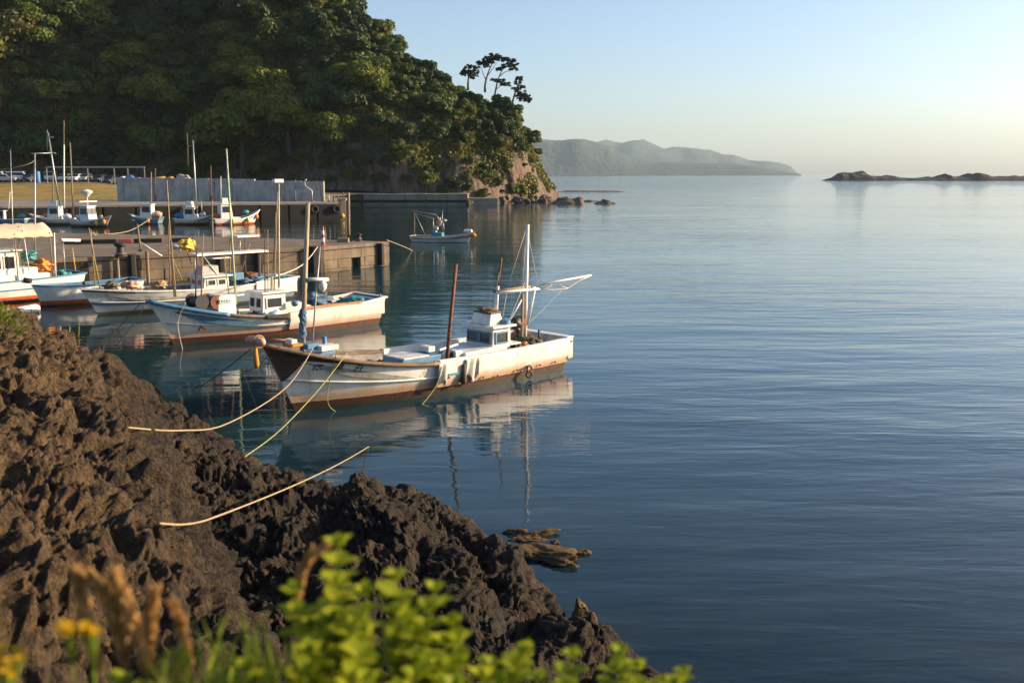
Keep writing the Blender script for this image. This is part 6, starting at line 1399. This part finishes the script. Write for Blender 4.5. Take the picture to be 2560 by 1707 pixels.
def shrub(label, X, Ytop, y, nst, spread, seed, leafL=0.042, m=SHRUBM, name='leafy_plant'):
    y *= PY
    r = random.Random(seed); top = at_y(X, Ytop, y); f = foot(X, 1707, y); H = top.z - f.z
    t = thing(name, label, 'plant', f, 0, 'leafy plants on the bank')
    lv = MB(); st = MB()
    for k in range(nst):
        h = H * (1.0 if k == 0 else r.uniform(0.55, 0.93)); a = r.uniform(0, 6.28); sp = 0 if k == 0 else 1.5 * spread * r.uniform(0.35, 1.1)
        tipv = Vector((top.x - f.x + sp * math.cos(a), sp * 0.5 * math.sin(a), h)); base = Vector((tipv.x * 0.5 + r.uniform(-.03, .03), r.uniform(-.03, .03), 0))
        pts = [base.lerp(tipv, i / 7) + Vector((0.012 * math.sin(i + k), 0.012 * math.cos(i * 1.3 + k), 0)) for i in range(8)]
        st.tube(pts, [0.004 - 0.0003 * i for i in range(8)], 5)
        nn = max(4, int(h / 0.058))            # whorls of leaves spaced up the stem
        for j in range(nn):
            g = 0.34 + 0.655 * (j + 1) / nn; i = min(int(g * 7), 6); p = pts[i].lerp(pts[i + 1], g * 7 - i); q = 6 if j < nn - 1 else 8
            for w in range(q):
                ang = j * 1.1 + k + w * 6.283 / q + r.uniform(-.3, .3)
                d = Vector((math.cos(ang), math.sin(ang), r.uniform(0.1, 0.9) + (0.5 if j == nn - 1 else 0))); L = leafL * r.uniform(0.7, 1.25) * (1.1 if 0.4 < g < 0.95 else 0.8)
                leafq(lv, p, d, Vector((0, 0, 1)), L, L * r.uniform(0.34, 0.44))
    st.build('stem', GRASSM, t, True); lv.build('foliage', m, t, True); return t
def blades(label, X, Ytop, y, n, spread, m, seed, wid=0.006, lean=0.35, name='grass_tuft', plume=False, cat='grass'):
    y *= PY; r = random.Random(seed); top = at_y(X, Ytop, y); f = foot(X, 1707, y); H = top.z - f.z
    t = thing(name, label, cat, f, 0, 'grass on the bank'); b = MB(); pl = MB()
    for k in range(n):
        a = r.uniform(0, 6.28); h = H * (r.uniform(0.70, 1.0) if k else 1.0); bx_ = Vector((top.x - f.x + r.uniform(-1, 1) * spread * 0.5, r.uniform(-.12, .12), 0)); dr = Vector((r.uniform(-1, 1), 0.4 * r.uniform(-1, 1), 0)) * lean * h
        if k == 0: dr *= 0.3
        pts = [bx_ + dr * (i / 8) ** 1.8 + Vector((0, 0, h * (i / 8) * (1 - 0.12 * (i / 8) ** 2))) for i in range(9)]
        s = Vector((math.sin(a) * 0.5 + 0.7, math.cos(a) * 0.5, 0)).normalized()
        R = [[p - s * wid * (1 - (i / 8) ** 4) * 0.9, p + Vector((0, 0.002, 0)), p + s * wid * (1 - (i / 8) ** 4) * 0.9] for i, p in enumerate(pts)]
        b.grid(R)
        if plume:
            for j in range(150):
                g = 0.12 + 0.88 * j / 150; i = min(int(g * 8), 7); p = pts[i].lerp(pts[i + 1], g * 8 - i); d = Vector((r.uniform(-.5, .5), r.uniform(-.5, .5), 1.0))
                leafq(pl, p, d, Vector((r.uniform(-1, 1), r.uniform(-1, 1), 0.1)), 0.055 * (1.25 - g * 0.75), 0.009)
    b.build('blades', m, t, True)
    if plume: pl.build('seed_heads', DRYM, t, True)
    return t
shrub('tallest bright green leafy plant in the blurred foreground', 838, 1362, 2.3, 7, 0.09, 1)
shrub('bright leafy plant just right of the tallest one', 985, 1440, 2.3, 6, 0.07, 2)
shrub('leafy plant with a single raised tip, third from the tallest', 1078, 1472, 2.35, 4, 0.05, 3)
shrub('low leafy plant below the tallest plant', 900, 1590, 2.15, 16, 0.14, 4)
shrub('low leafy plant at the bottom edge left of the tallest plant', 770, 1630, 2.15, 12, 0.12, 5)
shrub('low leafy plant at the bottom edge under the single raised tip', 1040, 1640, 2.2, 10, 0.10, 6)
shrub('small sprig of leaves at the bottom edge, right of the leafy clump', 1300, 1628, 2.5, 4, 0.06, 7)
shrub('leaf sprigs at the bottom edge below the dark rocks', 1420, 1640, 2.55, 5, 0.08, 8)
shrub('leaf sprig below the black rock point at the bottom', 1540, 1630, 2.6, 4, 0.05, 9)
shrub('lone leaf sprig farthest right at the bottom edge', 1695, 1680, 2.6, 2, 0.03, 10)
shrub('low green sprigs at the bottom left of the grass', 430, 1640, 2.2, 6, 0.09, 11)
blades('green grass tuft left of the tallest leafy plant', 560, 1490, 2.2, 60, 0.22, GRASSM, 1, 0.006, 0.28)
blades('tall green grass tuft leaning towards the leafy plants', 680, 1500, 2.25, 60, 0.24, GRASSM, 2, 0.006, 0.28)
blades('green grass at the bottom edge under the dry stalks', 500, 1600, 2.1, 60, 0.28, GRASSM, 3, 0.006, 0.28)
blades('single arching stalk between the grass and the leafy plants', 720, 1440, 2.3, 3, 0.06, PALEM, 4, 0.005, 0.5)
def plume(label, path, y, w, seed):
    r = random.Random(seed); y *= PY; P = [at_y(X * 1.0884, Y * 1.0884, y) for X, Y in path]; f = foot(path[-1][0] * 1.0884, 1707, y)
    t = thing('dry_grass', label, 'grass', f, 0, 'dry grass plumes on the bank'); P = [p - f for p in P] + [Vector((P[-1].x - f.x + 0.02, 0, 0.0))]
    Q = []
    for i in range(len(P) - 1):
        for k in range(6): Q.append(P[i].lerp(P[i + 1], k / 6))
    Q.append(P[-1]); Q.reverse(); MB().tube(Q, [0.0035 - 0.002 * i / len(Q) for i in range(len(Q))], 5).build('stalk', PALEM, t, True)
    b = MB(); n = len(Q) - 1
    for j in range(330):
        g = 0.30 + 0.70 * j / 330; i = min(int(g * n), n - 1); p = Q[i].lerp(Q[i + 1], g * n - i); ax = (Q[i + 1] - Q[i]).normalized(); wd = w * (0.35 + 1.3 * math.sin(math.pi * min(1, (g - 0.25) / 0.8)) ** 0.8)
        o = Vector((r.gauss(0, 0.45), r.gauss(0, 0.45), 0)) * wd; leafq(b, p + o * 0.3, ax + o.normalized() * r.uniform(0.1, 0.45), Vector((r.uniform(-1, 1), r.uniform(-1, 1), 0.1)), 0.03 * r.uniform(0.7, 1.3), 0.0035)
    b.build('seed_head', DRYM, t, True)
plume('tan feathery grass plume, leftmost and tallest', [(176, 1322), (190, 1385), (206, 1450), (222, 1520), (235, 1580)], 2.2, 0.016, 1)
plume('curved tan grass plume, second from the left', [(214, 1330), (244, 1366), (268, 1430), (284, 1500), (296, 1580)], 2.2, 0.018, 2)
plume('tan grass plume, third from the left', [(270, 1332), (290, 1385), (312, 1450), (332, 1520), (342, 1580)], 2.2, 0.016, 3)
plume('short faint tan plume right of the three tall ones', [(352, 1372), (346, 1430), (340, 1500), (338, 1580)], 2.25, 0.012, 4)
plume('thin brown plume between the dry clump and green grass', [(402, 1402), (418, 1440), (428, 1490), (436, 1580)], 2.3, 0.010, 5)
plume('arching brown stalk leaning over the leafy plants', [(738, 1262), (712, 1280), (692, 1320), (682, 1380), (680, 1500)], 2.4, 0.009, 6)
blades('thin brown dry stalk beside the green grass', 440, 1540, 2.2, 3, 0.06, PALEM, 8, 0.005, 0.3, 'dry_grass')
blades('pale dry stems at the bottom left corner', 40, 1500, 2.0, 46, 0.28, PALEM, 9, 0.006, 0.35, 'dry_grass')
blades('pale dry stems under the tan plumes', 220, 1580, 2.0, 50, 0.30, PALEM, 10, 0.006, 0.35, 'dry_grass')
def flower(label, X, Y, y, n, sp, seed):
    y *= PY; r = random.Random(seed); top = at_y(X, Y, y); f = foot(X, 1707, y); t = thing('yellow_flower', label, 'flower', f, 0, 'yellow flowers on the bank'); st = MB(); hd = MB(); lf = MB()
    v = top - f; st.tube([(0, 0, 0), v * 0.5 + Vector((0.01, 0, 0)), v * 0.85], [0.005, 0.004, 0.003], 5)
    for k in range(n):
        c = v + Vector((r.uniform(-1, 1) * sp, r.uniform(-1, 1) * sp, r.uniform(-0.4, 0.3) * sp)); st.tube([v * 0.85, c], 0.0022, 4)
        for j in range(7):
            a = j * 0.9; leafq(hd, c, Vector((math.cos(a), math.sin(a), 0.35)), Vector((0, 0, 1)), 0.012, 0.005)
    for j in range(9): leafq(lf, v * (0.2 + 0.07 * j), Vector((math.cos(j * 2.3), math.sin(j * 2.3), 0.5)), Vector((0, 0, 1)), 0.05, 0.008)
    st.build('stem', GRASSM, t, True); hd.build('petals', FLOWM, t, True); lf.build('leaves', GRASSM, t, True)
flower('yellow flower head at the bottom left corner', 15, 1650, 2.0, 22, 0.035, 1); flower('small yellow flower in front of the dry plumes, left one', 175, 1570, 2.05, 10, 0.02, 2); flower('small yellow flower in front of the dry plumes, right one', 228, 1580, 2.05, 8, 0.018, 3)
# bush on top of the rock at the left edge
p = shore_hit(8, 845); t = thing('rock_bush', 'yellow-green bush growing on the brown rock at the left edge', 'plant', p); rr2 = random.Random(4); b = MB(); st = MB()
for k in range(420):
    a, e = rr2.uniform(0, 6.28), rr2.uniform(-0.2, 1.5); q = Vector((math.cos(a) * math.cos(e) * 0.42, math.sin(a) * math.cos(e) * 0.35, 0.08 + math.sin(e) * 0.42)) * rr2.uniform(0.5, 1.05); leafq(b, q, q + Vector((0, 0, 0.15)), Vector((rr2.uniform(-1, 1), rr2.uniform(-1, 1), 1)), 0.075, 0.014)
for k in range(12):
    a = k * 0.55; st.tube([(0, 0, -0.1), (0.25 * math.cos(a), 0.2 * math.sin(a), 0.25)], [0.012, 0.005], 5)
b.build('foliage', BUSHM, t, True); st.build('stem', BARK, t, True)
# ------------------------------------------------------------------ the air over the bay
def haze():
    b = MB(); b.hexa([(-8900, -55, -3.0), (8900, -55, -3.0), (8900, 11400, -3.0), (-8900, 11400, -3.0)], [(-8900, -55, 330), (8900, -55, 330), (8900, 11400, 330), (-8900, 11400, 330)])
    m = bpy.data.materials.new('haze'); m.use_nodes = True; n = m.node_tree.nodes
    n.remove(n['Principled BSDF']); v = n.new('ShaderNodeVolumePrincipled')
    v.inputs['Color'].default_value = (0.68, 0.87, 1.0, 1); v.inputs['Density'].default_value = 0.00006; v.inputs['Anisotropy'].default_value = 0.0
    m.node_tree.links.new(v.outputs[0], n['Material Output'].inputs['Volume'])
    o = b.build('haze', m); tag(o, 'thin sea haze over the bay', kind='stuff')
haze()
